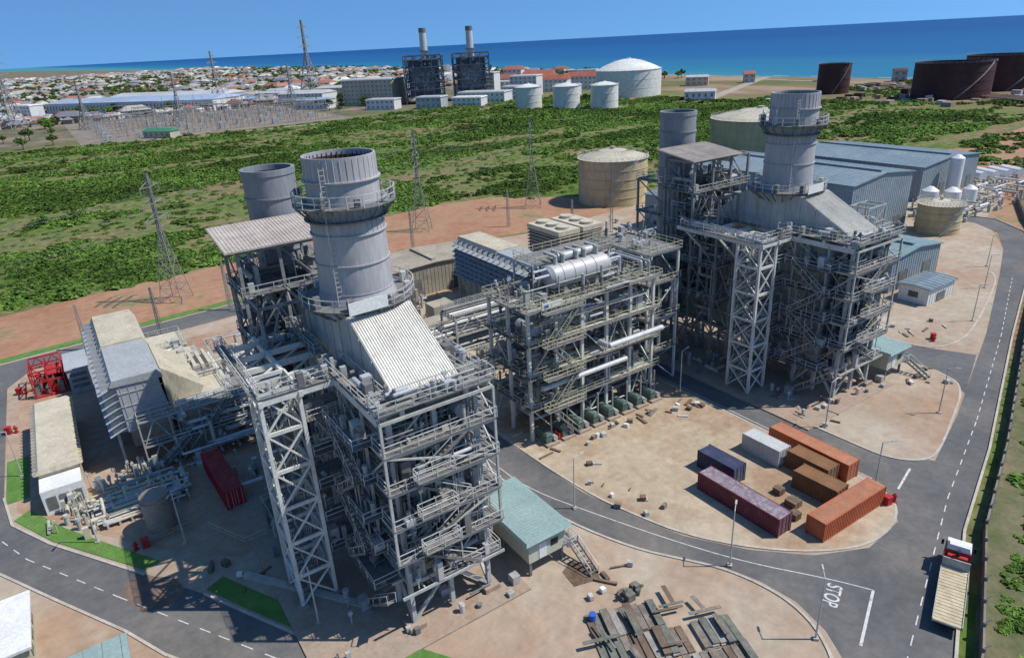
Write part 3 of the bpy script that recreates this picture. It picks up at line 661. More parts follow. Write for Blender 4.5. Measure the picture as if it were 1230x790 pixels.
def shed(name,x0,y0,x1,y1,h,roof=bluegrey,wall=bluegw,ridge=1.5,axis='y',doors=True,rib=1.0,parapet=False):
    u=root(name); b=B(); b.box(x0,y0,0,x1,y1,h,0)
    n=int((x1-x0)/rib)
    for i in range(n+1): x=x0+i*(x1-x0)/n; b.box(x-.05,y0-.07,.1,x+.05,y0,h-.02,0)
    n=int((y1-y0)/rib)
    for i in range(n+1): y=y0+i*(y1-y0)/n; b.box(x0-.07,y-.05,.1,x0,y+.05,h-.02,0); b.box(x1,y-.05,.1,x1+.07,y+.05,h-.02,0)
    if doors:
        k=max(1,int((x1-x0)/9))
        for i in range(k): x=x0+(i+.5)*(x1-x0)/k; b.box(x-1.6,y0-.12,0,x+1.6,y0-.075,min(h*.6,4.5),2)
        k=max(1,int((y1-y0)/9))
        for i in range(k): y=y0+(i+.5)*(y1-y0)/k; b.box(x1+.075,y-1,1.4,x1+.12,y+1,2.6,3); b.box(x0-.12,y-1,1.4,x0-.075,y+1,2.6,3)
    b.build('walls',[wall,wall,steeld,darkglass],u)
    b=B(); e=.5
    if axis=='y':
        xm=(x0+x1)/2; A_=[(x0-e,h),(xm,h+ridge),(x1+e,h)]
        for (p,q) in ((A_[0],A_[1]),(A_[1],A_[2])):
            b.hexa([(p[0],y0-e,p[1]+.02),(q[0],y0-e,q[1]+.02),(q[0],y1+e,q[1]+.02),(p[0],y1+e,p[1]+.02),(p[0],y0-e,p[1]+.22),(q[0],y0-e,q[1]+.22),(q[0],y1+e,q[1]+.22),(p[0],y1+e,p[1]+.22)],0)
        n=int((y1-y0)/1.5)
        for i in range(n+1):
            y=y0+i*(y1-y0)/n; b.beam((x0-e,y,h+.25),(xm,y,h+ridge+.25),.1,.1,0); b.beam((x1+e,y,h+.25),(xm,y,h+ridge+.25),.1,.1,0)
        b.quad([(x0,y0-.02,h),(x1,y0-.02,h),(xm,y0-.02,h+ridge)],1); b.box(xm-.5,y0+1,h+ridge+.1,xm+.5,y1-1,h+ridge+.7,0)
    else:
        ym=(y0+y1)/2; A_=[(y0-e,h),(ym,h+ridge),(y1+e,h)]
        for (p,q) in ((A_[0],A_[1]),(A_[1],A_[2])):
            b.hexa([(x0-e,p[0],p[1]+.02),(x1+e,p[0],p[1]+.02),(x1+e,q[0],q[1]+.02),(x0-e,q[0],q[1]+.02),(x0-e,p[0],p[1]+.22),(x1+e,p[0],p[1]+.22),(x1+e,q[0],q[1]+.22),(x0-e,q[0],q[1]+.22)],0)
        n=int((x1-x0)/1.5)
        for i in range(n+1):
            x=x0+i*(x1-x0)/n; b.beam((x,y0-e,h+.25),(x,ym,h+ridge+.25),.1,.1,0); b.beam((x,y1+e,h+.25),(x,ym,h+ridge+.25),.1,.1,0)
        b.quad([(x0-.02,y0,h),(x0-.02,y1,h),(x0-.02,ym,h+ridge)],1); b.quad([(x1+.02,y0,h),(x1+.02,y1,h),(x1+.02,ym,h+ridge)],1)
    b.build('roof',[roof,wall],u); return u
shed('turbine_building',152,47,181,105,16,ridge=1.6)
shed('turbine_building',130,62,151,100,10,ridge=1)
shed('warehouse',214,60,251,110,11,ridge=1.6)
shed('warehouse',184,72,208,112,10,ridge=1.3)
shed('workshop_building',126,21,146,46,7.5,roof=mat('roof_bluegreen',(.20,.28,.29),.5,.12,.1),ridge=1.2)
shed('electrical_building',124.5,12,135,18,3.6,roof=bluegrey,wall=whitep,ridge=.3,axis='x')
shed('storage_shed',40,90,63,104,7,roof=tanroof,wall=tanroof,ridge=.5)
shed('storage_shed',24,94,36,104,5,roof=tanroof,wall=tanroof,ridge=.5)
u=root('air_cooled_condenser'); b=B()
for (x0,y0,x1,y1) in ((84,84,91,98),(92,84,99,98)):
    b.box(x0+.4,y0+.4,0,x1-.4,y1-.4,8.6,1); b.box(x0,y0,8.4,x1,y1,9.6,0)
    for k in range(9): z=.8+k*.88; b.box(x0,y0,z,x1,y1,z+.28,2)
    for i in range(3): b.cyl(((x0+x1)/2,y0+2.6+i*4.4,9.6),((x0+x1)/2,y0+2.6+i*4.4,10.3),1.8,n=20,mi=0)
b.build('louvres',[beige,steeld,tanroof],u)
def tank(name,cx,cy,r,h,m,roof,cone=2.0,bands=5,stair=True,floating=False):
    u=root(name); b=B(); n=64
    b.cyl((cx,cy,0),(cx,cy,h),r,n=n,mi=0,caps=False)
    for k in range(bands): z=h*(k+1)/bands; b.ring((cx,cy),r-.02,r+.14,z-.3,z-.08,n,0)
    b.ring((cx,cy),r-.3,r+.5,h-.02,h+.14,n,1)
    if floating: b.ring((cx,cy),.01,r-.3,h-3,h-2.8,n,1); b.ring((cx,cy),r-.32,r-.28,h-3,h,n,1)
    else:
        prev=(r,h+.05)
        for k in range(1,7):
            t=k/6; rr_=r*(1-t)+.01; zz=h+.05+cone*(1-(1-t)**1.7); 
            b.cyl((cx,cy,prev[1]),(cx,cy,zz),prev[0],rr_,n=n,mi=1,caps=False); prev=(rr_,zz)
        b.cyl((cx,cy,h+cone),(cx,cy,h+cone+.8),r*.07,n=12,mi=1)
        for i in range(32): a=i*math.pi/16; b.beam((cx+r*math.cos(a),cy+r*math.sin(a),h+.12),(cx+.4*r*math.cos(a),cy+.4*r*math.sin(a),h+cone*.86),.12,.12,1)
    pts=[(cx+(r+.3)*math.cos(i*math.pi/20),cy+(r+.3)*math.sin(i*math.pi/20)) for i in range(40)]
    b.rails(pts,h+.1,2,step=3,close=True)
    if stair:
        a0=-2.6; P=None
        for i in range(30):
            a=a0+i*.035; p=Vector((cx+(r+.6)*math.cos(a),cy+(r+.6)*math.sin(a),h*i/29))
            if P is not None: b.beam(P,p,.7,.12,2); b.beam(P+Vector((0,0,1)),p+Vector((0,0,1)),.09,.09,2)
            P=p
    b.build('shell',[m,roof,rail],u,True); return u
tank('storage_tank',148,135,12.2,15.5,tankb,tankt,2.8)
tank('storage_tank',262,160,22,17,tankb,tankt,4)
tank('water_tank',183,39,5.6,8,tankb,tankt,.9,4)
tank('storage_tank',478,480,32,24,tankw,tankw,10,3)
for p in ((343,453),(362,424),(382,398)): tank('storage_tank',p[0],p[1]+8,11.5,18,tankw,tankw,2.5,3)
tank('crude_oil_tank',560,312,13,24,tankr,tankr,2,4,floating=True)
tank('crude_oil_tank',558,215,26,25,tankr,tankr,2,4,floating=True)
tank('crude_oil_tank',640,215,27,26,tankr,tankr,2,4,floating=True)
u=root('demineralisation_plant'); b=B()
for (x,y,r,h) in ((227,56,2.0,13),(214,50,2.4,5),(221,48,2.0,5),(206,53,2.4,6)):
    b.cyl((x,y,0),(x,y,h),r,n=20,mi=1); b.cyl((x,y,h),(x,y,h+r*.5),r,r*.3,n=20,mi=1)
for (x,y) in ((258,60),(263,58),(268,56),(273,54)): b.cyl((x,y,2),(x+4,y+8,2),1.6,n=16,mi=1)
clutter(b,190,38,262,58,.03,200,3.2,(0,2,2)); clutter(b,258,40,300,70,.03,60,3,(0,2,2))
for i in range(8): pipes(b,192+i*8,40,1,202+i*8,56,3,5,(.15,.4),(0,1))
frame(b,[148,152,156],[40,45],[0,4,8,12],.3,.25,0,.8)
b.build('vessels',[steel,whitep,pipeg],u)
u=root('process_equipment'); b=B()
clutter(b,105,22,124,56,.15,90,4,(0,1,2,3)); clutter(b,100,60,128,110,.03,90,4,(0,1,2,3)); frame(b,[108,114,120],[30,38],[0,4,8],.3,.25,0,.7)
clutter(b,28,50,48,88,.03,150,4.5,(0,1,2,3)); clutter(b,12,52,28,92,.03,90,3,(0,1,2,3))
for (x,y) in ((34,62),(40,70),(30,54),(33,80)): b.box(x,y,0,x+5,y+4,4.5,3)
frame(b,[20,26],[60,70,80],[0,5,10],.3,.25,0,.7); frame(b,[100,106,112],[64,72],[0,5,9],.3,.25,0,.7)
b.build('skids',[steel,silver,steeld,tanroof],u)
# ================================================================ left yard objects
u=root('switchgear_building'); b=B()
b.box(-31,50.5,0.03,-26.2,74,4.2,0); b.box(-31.05,46.5,.03,-26.2,50.4,3.6,1)
b.hexa([(-31.5,50.2,4.2),(-25.7,50.2,4.2),(-25.7,74.4,4.2),(-31.5,74.4,4.2),(-30.8,50.4,4.9),(-26.4,50.4,4.9),(-26.4,74.2,4.9),(-30.8,74.2,4.9)],0)
for i in range(22): b.box(-31.6,50.6+i*1.1,4.15,-25.6,50.72+i*1.1,4.6,0)
for i in range(7): b.box(-31.08,52+i*3.1,1.2,-30.98,53.4+i*3.1,2.4,2)
for i in range(3): b.box(-30.6+i*1.5,46.38,.8,-29.5+i*1.5,46.5,2.6,2)
b.build('body',[beige,whitep,steeld],u)
u=root('fuel_gas_skid',(2.5,8,0)); b=B()
b.box(-34,80,.03,-29,88,.3,0)
frame(b,[-34,-31.5,-29],[80,84,88],[0,3,5],.2,.18,0,.6); clutter(b,-33.6,80.3,-29.4,87.6,.3,60,3,(0,0,2,2)); b.box(-31.5,82,3.2,-29.4,87,3.4,0)
b.box(-28.4,78,.03,-25,87,4.6,1); b.box(-28.6,77.8,4.6,-24.8,87.2,4.8,1)
for i in range(3): b.box(-28,77.93,1+i*1.1,-25.4,78,1.7+i*1.1,2)
b.build('skid',[red,greyroof,steeld],u)
u=root('pipe_manifold'); b=B()
for k in range(7): y=38.5+k*1.1; b.cyl((-27+R(0,3),y,R(.7,1.4)),(-14-R(0,3),y,R(.7,1.4)),R(.14,.34),n=12,mi=random.choice((0,1)))
for k in range(9): x=-26+k*1.4; b.box(x-.12,38,.03,x+.12,46,.75,2); b.cyl((x,R(39,44),1),(x,R(39,44),2.4),.2,n=8,mi=1); b.cyl((x+.3,R(39,44),1),(x+.3,R(39,44)+2,1),.4,n=12,mi=1)
pipes(b,-27,37.5,.4,-14,46,2,26,(.06,.22),(0,1,2)); clutter(b,-27,37.5,-14,46,.1,40,1.8,(0,1,2))
clutter(b,-31,40,-27,46,.03,16,2.6,(1,2)); clutter(b,-26,46.5,-14,50,.03,36,2.6,(0,1,2))
b.build('pipes',[silver,beige,steel],u)
u=root('vertical_drain_tank'); b=B(); b.cyl((-18.8,34,.3),(-18.8,34,5.2),1.7,n=28,mi=0); b.cyl((-18.8,34,5.2),(-18.8,34,5.9),1.7,.4,n=28,mi=0); b.ring((-18.8,34),1.7,1.85,4.6,4.8,28,1)
b.box(-21,32,.02,-16.6,36,.3,1); b.rails([(-21.5,31.5),(-16,31.5),(-16,37),(-21.5,37)],0,1,close=True)
b.build('tank',[mat('tank_dull',(.30,.25,.20),.7,.2,.4),concr2],u,True)
u=root('walkway_platform'); b=B()
b.deck(-7.5,22,-6.3,29,1.6,0,1); b.stair((-6.9,19.5,.1),(-6.9,22,1.6),.9,0,1); b.rails([(-14,30),(-11,24),(-8.5,24)],0,1); b.build('frame',[grate,railY],u)
u=root('concrete_channel'); b=B()
b.hexa([(-12.8,18.2,.02),(-3.4,5.4,.02),(-2.8,5.9,.02),(-12.2,18.7,.02),(-12.8,18.2,.5),(-3.4,5.4,.5),(-2.8,5.9,.5),(-12.2,18.7,.5)]); b.build('wall',[kerbm],u)
u=root('gatehouse'); b=B(); b.box(-41.5,17.5,0,-32.8,26,3.2,0); b.box(-41.9,17.1,3.2,-32.4,26.4,3.5,1); b.box(-38,20,3.5,-36,22,4.3,3)
for i in range(3): b.box(-32.8,18.5+i*2.5,1.2,-32.74,20+i*2.5,2.4,2)
b.build('body',[creamw,whitep,darkglass,steel],u)
shed('guard_building',-36,2,-25,12.5,3.6,roof=tealroof,ridge=.8,axis='x',wall=creamw)
# ================================================================ containers
def container(L_,m,roofm,name,cx,cy,rz,z=.13,hh=2.6):
    u=root(name,(cx,cy,z),rz); b=B(); w=2.44; h=hh
    b.box(-L_/2+.08,-w/2+.06,.12,L_/2-.08,w/2-.06,h-.06,0)
    for x in (-L_/2,L_/2-.16):
        for y in (-w/2,w/2-.16): b.box(x,y,0,x+.16,y+.16,h,0)
    for y in (-w/2+.01,w/2-.13): b.box(-L_/2+.16,y,.02,L_/2-.16,y+.12,.16,0); b.box(-L_/2+.16,y,h-.14,L_/2-.16,y+.12,h-.02,0)
    n=int(L_/.36)
    for i in range(n):
        x=-L_/2+.3+i*(L_-.6)/n
        for s in (-1,1):
            y0=s*(w/2-.06); y1=s*(w/2-.005)
            b.hexa([(x,min(y0,y1),.17),(x+.18,min(y0,y1),.17),(x+.18,max(y0,y1),.17),(x,max(y0,y1),.17),(x,min(y0,y1),h-.15),(x+.18,min(y0,y1),h-.15),(x+.18,max(y0,y1),h-.15),(x,max(y0,y1),h-.15)],0)
        b.box(x,-w/2+.14,h-.055,x+.18,w/2-.14,h-.02,1)
    for y in (-.95,-.35,.35,.95): b.cyl((L_/2-.02,y,.2),(L_/2-.02,y,h-.2),.035,n=6,mi=2)
    b.box(L_/2-.085,-.02,.2,L_/2-.07,.02,h-.15,2)
    b.box(-L_/2+.1,-w/2+.13,h-.07,L_/2-.1,w/2-.13,h-.045,1)
    b.build('shell',[m,roofm,steel],u); return u
H90=math.pi/2
container(12.19,maroon,maroonr,'shipping_container',41.3,-7.8,-H90)
container(6.06,navy,navy,'shipping_container',45.2,-1.2,-H90+.02)
container(6.06,cwhite,cwhite,'shipping_container',53.2,-2.2,-H90)
container(12.19,orange,oranger,'shipping_container',57.4,-6.5,-H90-.02)
container(6.06,cbrown,cbrown,'shipping_container',54.3,-8.6,-H90)
container(12.19,orange,oranger,'shipping_container',49.6,-16.4,-.02)
container(6.06,cbrown,cbrown,'shipping_container',51.1,-11.8,-H90+.03)
container(12.19,mat('container_red',(.40,.02,.03),.5,.15,.5),mat('container_red_roof',(.33,.03,.03),.5,.2,.5,stain=(1,WORN,.5,.7,.5)),'shipping_container',-10.2,38.5,-H90+.04,.04,2.9)
u=root('wooden_crates'); b=B()
for (x,y,s) in ((46,-12,1.5),(44.2,-13.4,1.1),(46.9,-9.2,1.1)): b.box(x,y,.13,x+s,y+s,1.0,0); b.box(x-.05,y+s*.4,.13,x+s+.05,y+s*.5,1.05,0); b.box(x+s*.4,y-.04,.13,x+s*.5,y+s+.04,1.04,0)
b.build('crates',[rust],u)
def hut(loc):
    u=root('electrical_room',loc); b=B()
    for x in (.3,4.7):
        for y in (.3,5,9.8): b.beam((x,y,0),(x,y,2.2),.3,.3,2)
    b.box(0,0,1.9,5,10.2,4.9,0)
    for i in range(11): b.box(-.05,.2+i*.95,2,5.05,.3+i*.95,4.85,0)
    b.box(1.4,-.06,2,2.4,0,4,3); b.box(3,-.06,3,4,0,3.8,4)
    b.hexa([(-.7,-.7,4.9),(5.7,-.7,4.9),(5.7,10.9,4.9),(-.7,10.9,4.9),(-.5,-.5,5.2),(5.5,-.5,5.2),(5.5,10.7,5.2),(-.5,10.7,5.2)],1)
    for i in range(26): b.box(-.5,-.4+i*.44,5.2,5.5,-.35+i*.44,5.24,1)
    b.build('room',[creamw,tealroof,steeld,whitep,darkglass],u)
    b=B(); b.deck(5.1,-.5,6.6,3,1.95,0,1); b.stair((6,-4,.1),(6,-.5,1.95),1.1,0,1); b.build('steps',[grate,rail],u)
    return u
h1=hut((13.4,-1.5,.02)); dup(h1,'electrical_room',(86.5,-.5,.12))
u=root('panel_stack'); b=B()
ux=Vector((.93,-.36,0)); vx=Vector((.36,.93,0)); aa=math.atan2(.93,.36)
def pile(o,cols,rows,L_=3.1,W=.78,hmax=3):
    for r in range(rows):
        for c in range(cols):
            if random.random()<.06: continue
            for l in range(random.randint(1,hmax)):
                p=Vector((*o,0))+ux*(c*(W+.06)+R(-.06,.06))+vx*(r*(L_+.25)+R(-.15,.15))
                b.obox((p.x,p.y,.13+l*.2),(L_,W*R(.85,1),.15),aa+R(-.025,.025),random.choice((0,0,1,2,3)))
pile((13.0,-14.5),9,2,3.4); pile((18.6,-20.6),8,2,3.3); pile((11.5,-19),6,1,3.4)
for _ in range(14): b.obox((R(13,25),R(-20,-11),.82+R(0,.15)),(R(1.5,4),R(.15,.5),.07),random.choice((aa,aa+.2,aa+H90)),random.choice((0,1,2,3)))
clutter(b,19.5,-10.5,22,-9,.03,10,1.4,(1,2))
b.build('panels',[plank,rust,plank2,mat('panel_grey',(.30,.28,.25),.8,.3,1)],u)
u=root('blue_barrel'); b=B(); b.cyl((15,-10.3,.03),(15,-10.3,.95),.36,n=20,mi=0)
for z in (.3,.6,.92): b.ring((15,-10.3),.34,.39,z,z+.04,20,0)
b.cyl((15,-10.3,.95),(15,-10.3,.97),.3,n=20,mi=0); b.build('drum',[bluep],u,True)
b=B(); b.slab([(16.5,-5.5),(19.5,-6.3),(20.5,-4),(18.5,-2.2),(16.8,-3)],.02,.05); b.build('soil_patch',[mat('wet_soil',(.14,.095,.065),.95,.4,1,bump=.6)])
# small loose material around the yards
u=root('loose_construction_material'); b=B()
for (x0_,y0_,x1_,y1_,n_) in ((28.5,-2,34,17,14),(24,14,29,22,0),(66,-10,72,8,10),(14,-8,24,-6,6),(-16,14,-10,24,6),(88,-8,96,-2,8),(104,4,122,20,16),(50,12,57,18,10),(34,15,50,17,14)):
    for _ in range(n_):
        x=R(x0_,x1_);y=R(y0_,y1_)
        if random.random()<.5: b.obox((x,y,.22),(R(.6,2.6),R(.1,.5),R(.12,.3)),R(0,3),random.choice((0,1,2)))
        else: b.obox((x,y,.4),(R(.4,.9),R(.4,.9),R(.4,.7)),R(0,3),random.choice((0,1,2,3)))
b.build('items',[plank,steel,rust,whitep],u)
# ================================================================ street furniture
def lamp():
    u=root('street_lamp',(25,5,0)); b=B(); b.cyl((0,0,0),(0,0,7.6),.10,.06,n=10,mi=0); b.box(-.25,-.25,0,.25,.25,.3,1)
    b.cyl((0,0,7.5),(1.0,0,7.8),.045,n=8,mi=0)
    b.hexa([(.9,-.12,7.74),(1.6,-.12,7.84),(1.6,.12,7.84),(.9,.12,7.74),(.9,-.08,7.86),(1.55,-.07,7.92),(1.55,.07,7.92),(.9,.08,7.86)],0)
    b.build('post',[rail,kerbm],u); return u
l0=lamp()
for (x,y,a) in ((32.2,-13.5,.6),(56.8,-15.8,-.8),(58,18,0),(66.2,-3,0),(82.7,-11,-1),(123,2.5,-1),(144,9.5,-1),(30.8,-25,.8),(-17,29,-2),(-26,36,-2),(-33.8,60,3),(-8,6.5,-2.2),(102,14,0),(160,16,-1)): dup(l0,'street_lamp',(x,y,.0),a)
def hydrant():
    u=root('fire_hydrant',(-22.2,31.5,.03)); b=B(); b.cyl((0,0,0),(0,0,1),.2,n=12,mi=0); b.cyl((0,0,1),(0,0,1.25),.26,.08,n=12,mi=0); b.cyl((-.4,0,.7),(.4,0,.7),.1,n=8,mi=0); b.cyl((0,0,.7),(0,-.4,.7),.12,n=8,mi=0)
    b.box(.7,-.5,0,1.5,.3,1.1,0); b.box(.65,-.55,1.1,1.55,.35,1.16,0); b.cyl((0,0,0),(0,0,.1),.34,n=12,mi=0); b.build('body',[red],u); return u
hy=hydrant()
for p in ((32.5,19.2),(57,-18.3),(-33,92),(-34.5,76),(108,2.4)): dup(hy,'fire_hydrant',(*p,.12),R(0,3))
u=root('flatbed_truck',(47,-29.7,.03),math.radians(21)); b=B()
b.box(-6.2,-.45,.75,5.6,-.25,1.0,3); b.box(-6.2,.25,.75,5.6,.45,1.0,3)
b.box(-6.3,-1.25,1.1,2.6,1.25,1.28,1)
for i in range(18): b.box(-6.25+i*.49,-1.2,1.28,-5.83+i*.49,1.2,1.32+R(0,.02),4)
for s in (-1,1): b.box(-6.3,s*1.25-.03,1.05,2.6,s*1.25+.03,1.45,1)
b.box(2.5,-1.25,1.1,2.62,1.25,2.4,1)
b.hexa([(3.3,-1.22,.7),(5.9,-1.22,.7),(5.9,1.22,.7),(3.3,1.22,.7),(3.35,-1.15,2.9),(5.45,-1.1,2.9),(5.45,1.1,2.9),(3.35,1.15,2.9)],0)
b.box(3.4,-1.1,2.9,5.3,1.1,3.05,2); b.hexa([(3.4,-1.05,3.05),(4.8,-1.05,3.05),(4.8,1.05,3.05),(3.4,1.05,3.05),(3.5,-.9,3.5),(3.9,-.9,3.5),(3.9,.9,3.5),(3.5,.9,3.5)],2)
b.hexa([(5.72,-1.0,1.75),(5.76,-1.0,1.75),(5.76,1.0,1.75),(5.72,1.0,1.75),(5.5,-.95,2.7),(5.55,-.95,2.7),(5.55,.95,2.7),(5.5,.95,2.7)],5)
for s in (-1,1): b.box(4.3,s*1.2-.03,1.8,5.3,s*1.2+.03,2.6,5); b.box(5.3,s*1.5-.12,1.9,5.4,s*1.5+.12,2.5,3); b.cyl((3.0,s*.9,.9),(2.8,s*.9,.9),.3,n=12,mi=3); b.box(5.9,s*.9-.15,.9,5.95,s*.9+.15,1.1,2)
b.box(5.85,-1.2,.45,6.05,1.2,.85,2); b.cyl((3,0,1.2),(3,0,3.2),.18,n=10,mi=3); b.box(2.75,-.9,1.2,3.2,.9,2.6,0)
for x in (4.7,-3.2,-4.6):
    for s in (-1,1): b.cyl((x,s*1.2,.5),(x,s*.85,.5),.5,n=20,mi=3); b.cyl((x,s*1.22,.5),(x,s*1.2,.5),.25,n=14,mi=1)
b.build('truck',[red,steel,whitep,black,wood,darkglass],u)
u=root('boundary_wall'); b=B()
fp=[(2,-53),(20,-43),(33,-37.6),(40,-35.6),(59,-27.6),(79,-21.5),(123,-6.5),(160,5.5),(185,14),(210,28),(235,40),(280,48)]
for a,c in zip(fp[:-1],fp[1:]):
    b.beam((*a,.9),(*c,.9),.2,1.8,0); d=math.hypot(c[0]-a[0],c[1]-a[1]); n=int(d/3)
    for i in range(n): t=i/n; x=a[0]+(c[0]-a[0])*t;y=a[1]+(c[1]-a[1])*t; b.box(x-.16,y-.16,0,x+.16,y+.16,2.2,0); b.beam((x,y,2.2),(x+.25,y-.4,2.7),.06,.06,1)
b.build('wall',[mat('wall_weathered',(.20,.175,.15),.9,.3,.4),steel],u)
# ================================================================ pylons
def pylon(name,H_,w,loc,rz=0,t=.16,arms=3):
    u=root(name,loc,rz); b=B()
    hw=lambda z: max(.35,w/2*(1-z/H_/.66)) if z/H_<.58 else max(.3,w/2*.12*(1-(z/H_-.58)))
    if arms==0: hw=lambda z: w/2*(1-.6*z/H_)
    zs=[H_*k for k in (0,.12,.24,.35,.45,.53,.6,.68,.76,.84,.92,1)]
    for a,c in zip(zs[:-1],zs[1:]):
        p,q=hw(a),hw(c)
        for sx,sy in ((1,1),(1,-1),(-1,-1),(-1,1)): b.beam((sx*p,sy*p,a),(sx*q,sy*q,c),t,t)
        for (s1,s2) in (((1,1),(1,-1)),((1,-1),(-1,-1)),((-1,-1),(-1,1)),((-1,1),(1,1))):
            b.beam((s1[0]*p,s1[1]*p,a),(s2[0]*q,s2[1]*q,c),t*.6,t*.6); b.beam((s2[0]*p,s2[1]*p,a),(s1[0]*q,s1[1]*q,c),t*.6,t*.6); b.beam((s1[0]*q,s1[1]*q,c),(s2[0]*q,s2[1]*q,c),t*.6,t*.6)
    for k in range(arms):
        z=H_*(.66+k*.12); L_=H_*(.15-.015*k)
        for s in (-1,1):
            b.beam((0,.3,z),(s*L_,0,z+.3),t*.8,t*.8); b.beam((0,-.3,z),(s*L_,0,z+.3),t*.8,t*.8); b.beam((0,0,z+H_*.045),(s*L_,0,z+.3),t*.8,t*.8)
            b.cyl((s*L_,0,z+.2),(s*L_,0,z-1.4),.12,n=6)
            for i in range(1,4): b.beam((s*L_*i/4,0,z+.1),(s*L_*i/4,0,z+H_*.045*(1-i/4)+.1),t*.5,t*.5)
    b.build('lattice',[mat('galvanised',(.26,.26,.245),.6,.2,.5)],u); return u
py=pylon('transmission_pylon',31,5.6,(-1,129,0),.9,.13)
for (x,y,a) in ((76,146,.9),(121,147,.9)): dup(py,'transmission_pylon',(x,y,0),a)
for (x,y,h) in ((99,130,12),(98,96,14),(118,102,20),(8,112,12),(20,118,12),(60,120,14),(-8,106,11),(-22,108,10),(14,106,13)):
    pylon('gantry_mast',h,.8,(x,y,0),R(0,1),.07,0)
pylon('transmission_pylon',92,22,(287,865,0),.6,.7); pylon('transmission_pylon',75,18,(-36,800,0),.6,.6); pylon('transmission_pylon',62,15,(180,900,0),.6,.5)
pylon('transmission_pylon',45,11,(90,640,0),.6,.4);pylon('transmission_pylon',45,11,(210,700,0),.6,.4);pylon('transmission_pylon',40,10,(20,700,0),.6,.4)
u=root('power_line'); b=B()
def wire(p,q,sag,r=.03):
    P=None
    for i in range(13):
        t=i/12; c=Vector(p).lerp(Vector(q),t); c.z-=sag*4*t*(1-t)
        if P is not None: b.cyl(P,c,r,n=4,caps=False)
        P=c
for (p,q) in (((-1,129),(76,146)),((76,146),(121,147)),((-1,129),(-90,112))):
    for k in range(3):
        for s in (-1,1):
            z=31*(.66+k*.12)-1.4; L_=31*(.15-.015*k)*s; dx,dy=math.cos(.9)*L_,math.sin(.9)*L_
            wire((p[0]+dx,p[1]+dy,z),(q[0]+dx,q[1]+dy,z),2.5)
b.build('conductors',[steeld],u)
u=root('electrical_substation'); b=B()
for gx in range(9):
    for gy in range(7):
        x=20+gx*21+R(-2,2); y=560+gy*30+R(-3,3)
        h=R(9,17)
        b.beam((x,y,0),(x,y,h),.4,.4,0); b.beam((x+18,y,0),(x+18,y,h),.4,.4,0); b.beam((x,y,h),(x+18,y,h),.5,.6,0)
        if random.random()<.4: b.beam((x,y,h),(x,y,h+R(5,12)),.25,.25,0)
        for k in range(4): b.beam((x+2+k*4.5,y+6,0),(x+2+k*4.5,y+6,R(3,6)),.4,.4,random.choice((0,1))); b.beam((x+2+k*4.5,y,h),(x+2+k*4.5,y+12,R(4,7)),.1,.1,0)
        if random.random()<.5: b.box(x+4,y+10,0,x+9,y+14,R(3,5),1)
b.build('gantries',[mat('galv_far',(.26,.25,.24),.7,.3,.1),pipeg],u)
b=B(); b.poly([(5,545),(215,545),(215,790),(5,790)],.03); b.build('substation_yard',[mat('gravel',(.22,.185,.15),.95,.2,.05)])
def boilerhouse(x,y,rz=0):
    u=root('power_station',(x,y,0),rz); b=B()
    frame(b,[-19,-9.5,0,9.5,19],[-17,0,17],[0,7,14,21,28,35,42,46],1.0,.8,0,.5)
    b.box(-15,-14,6,15,14,42,1); b.box(-12,-15.5,12,12,-14,36,2)
    for z in (7,14,21,28,35,42): b.box(-19.6,-17.8,z,19.6,17.8,z+.4,0)
    for _ in range(60): xx=R(-19,19);zz=R(2,44); b.box(xx,-17.4,zz,xx+R(1,4),-15,zz+R(1,4),random.choice((0,1,2)))
    b.build('boiler',[mat('far_steel',(.15,.165,.19),.7,.4,.08),mat('far_boiler',(.11,.125,.155),.7,.4,.06),mat('far_duct',(.22,.23,.25),.7,.3,.08)],u)
    b=B(); b.cyl((0,24,0),(0,24,72),4.6,3.6,n=24,mi=0); b.cyl((0,24,68),(0,24,72.3),3.9,n=24,mi=1); b.cyl((0,24,50),(0,24,50.6),6,n=24,mi=1)
    b.build('chimney',[mat('chimney_white',(.5,.52,.50),.6,.1,.1),steeld],u,True)
boilerhouse(328,625,-.55); boilerhouse(377,612,-.55)
def block(name,x,y,L_,W,h,rz,wall,roof,rh=3,floors=0):
    u=root(name,(x,y,0),rz); b=B(); b.box(-L_/2,-W/2,0,L_/2,W/2,h,0)
    b.hexa([(-L_/2-.6,-W/2-.6,h),(L_/2+.6,-W/2-.6,h),(L_/2+.6,W/2+.6,h),(-L_/2-.6,W/2+.6,h),(-L_/2*(.97 if rh>1 else 1),-W*.06 if rh>1 else -W/2,h+rh),(L_/2*(.97 if rh>1 else 1),-W*.06 if rh>1 else -W/2,h+rh),(L_/2*(.97 if rh>1 else 1),W*.06 if rh>1 else W/2,h+rh),(-L_/2*(.97 if rh>1 else 1),W*.06 if rh>1 else W/2,h+rh)],1)
    fl=floors or max(1,int(h/4)); n=max(2,int(L_/5)); n2=max(2,int(W/5))
    for k in range(fl):
        z=h*(k+.35)/fl
        for i in range(n): xx=-L_/2+(i+.3)*L_/n; b.box(xx,-W/2-.08,z,xx+L_/n*.35,-W/2,z+h/fl*.4,2)
        for i in range(n2): yy=-W/2+(i+.3)*W/n2; b.box(-L_/2-.08,yy,z,-L_/2,yy+W/n2*.35,z+h/fl*.4,2)
    b.build('building',[wall,roof,mat('far_window',(.20,.21,.22),.4,.2,.1)],u); return u
redroof=mat('red_tile',(.36,.12,.08),.7,.2,.1); whitew=mat('far_white_wall',(.62,.62,.60),.7,.06,.05); bluer=mat('far_blue_roof',(.28,.35,.45),.6,.15,.03); creamf=mat('far_cream',(.50,.44,.33),.7,.1,.05); greyf=mat('far_grey_roof',(.40,.41,.42),.7,.12,.03)
ang=math.atan2(-201,156)
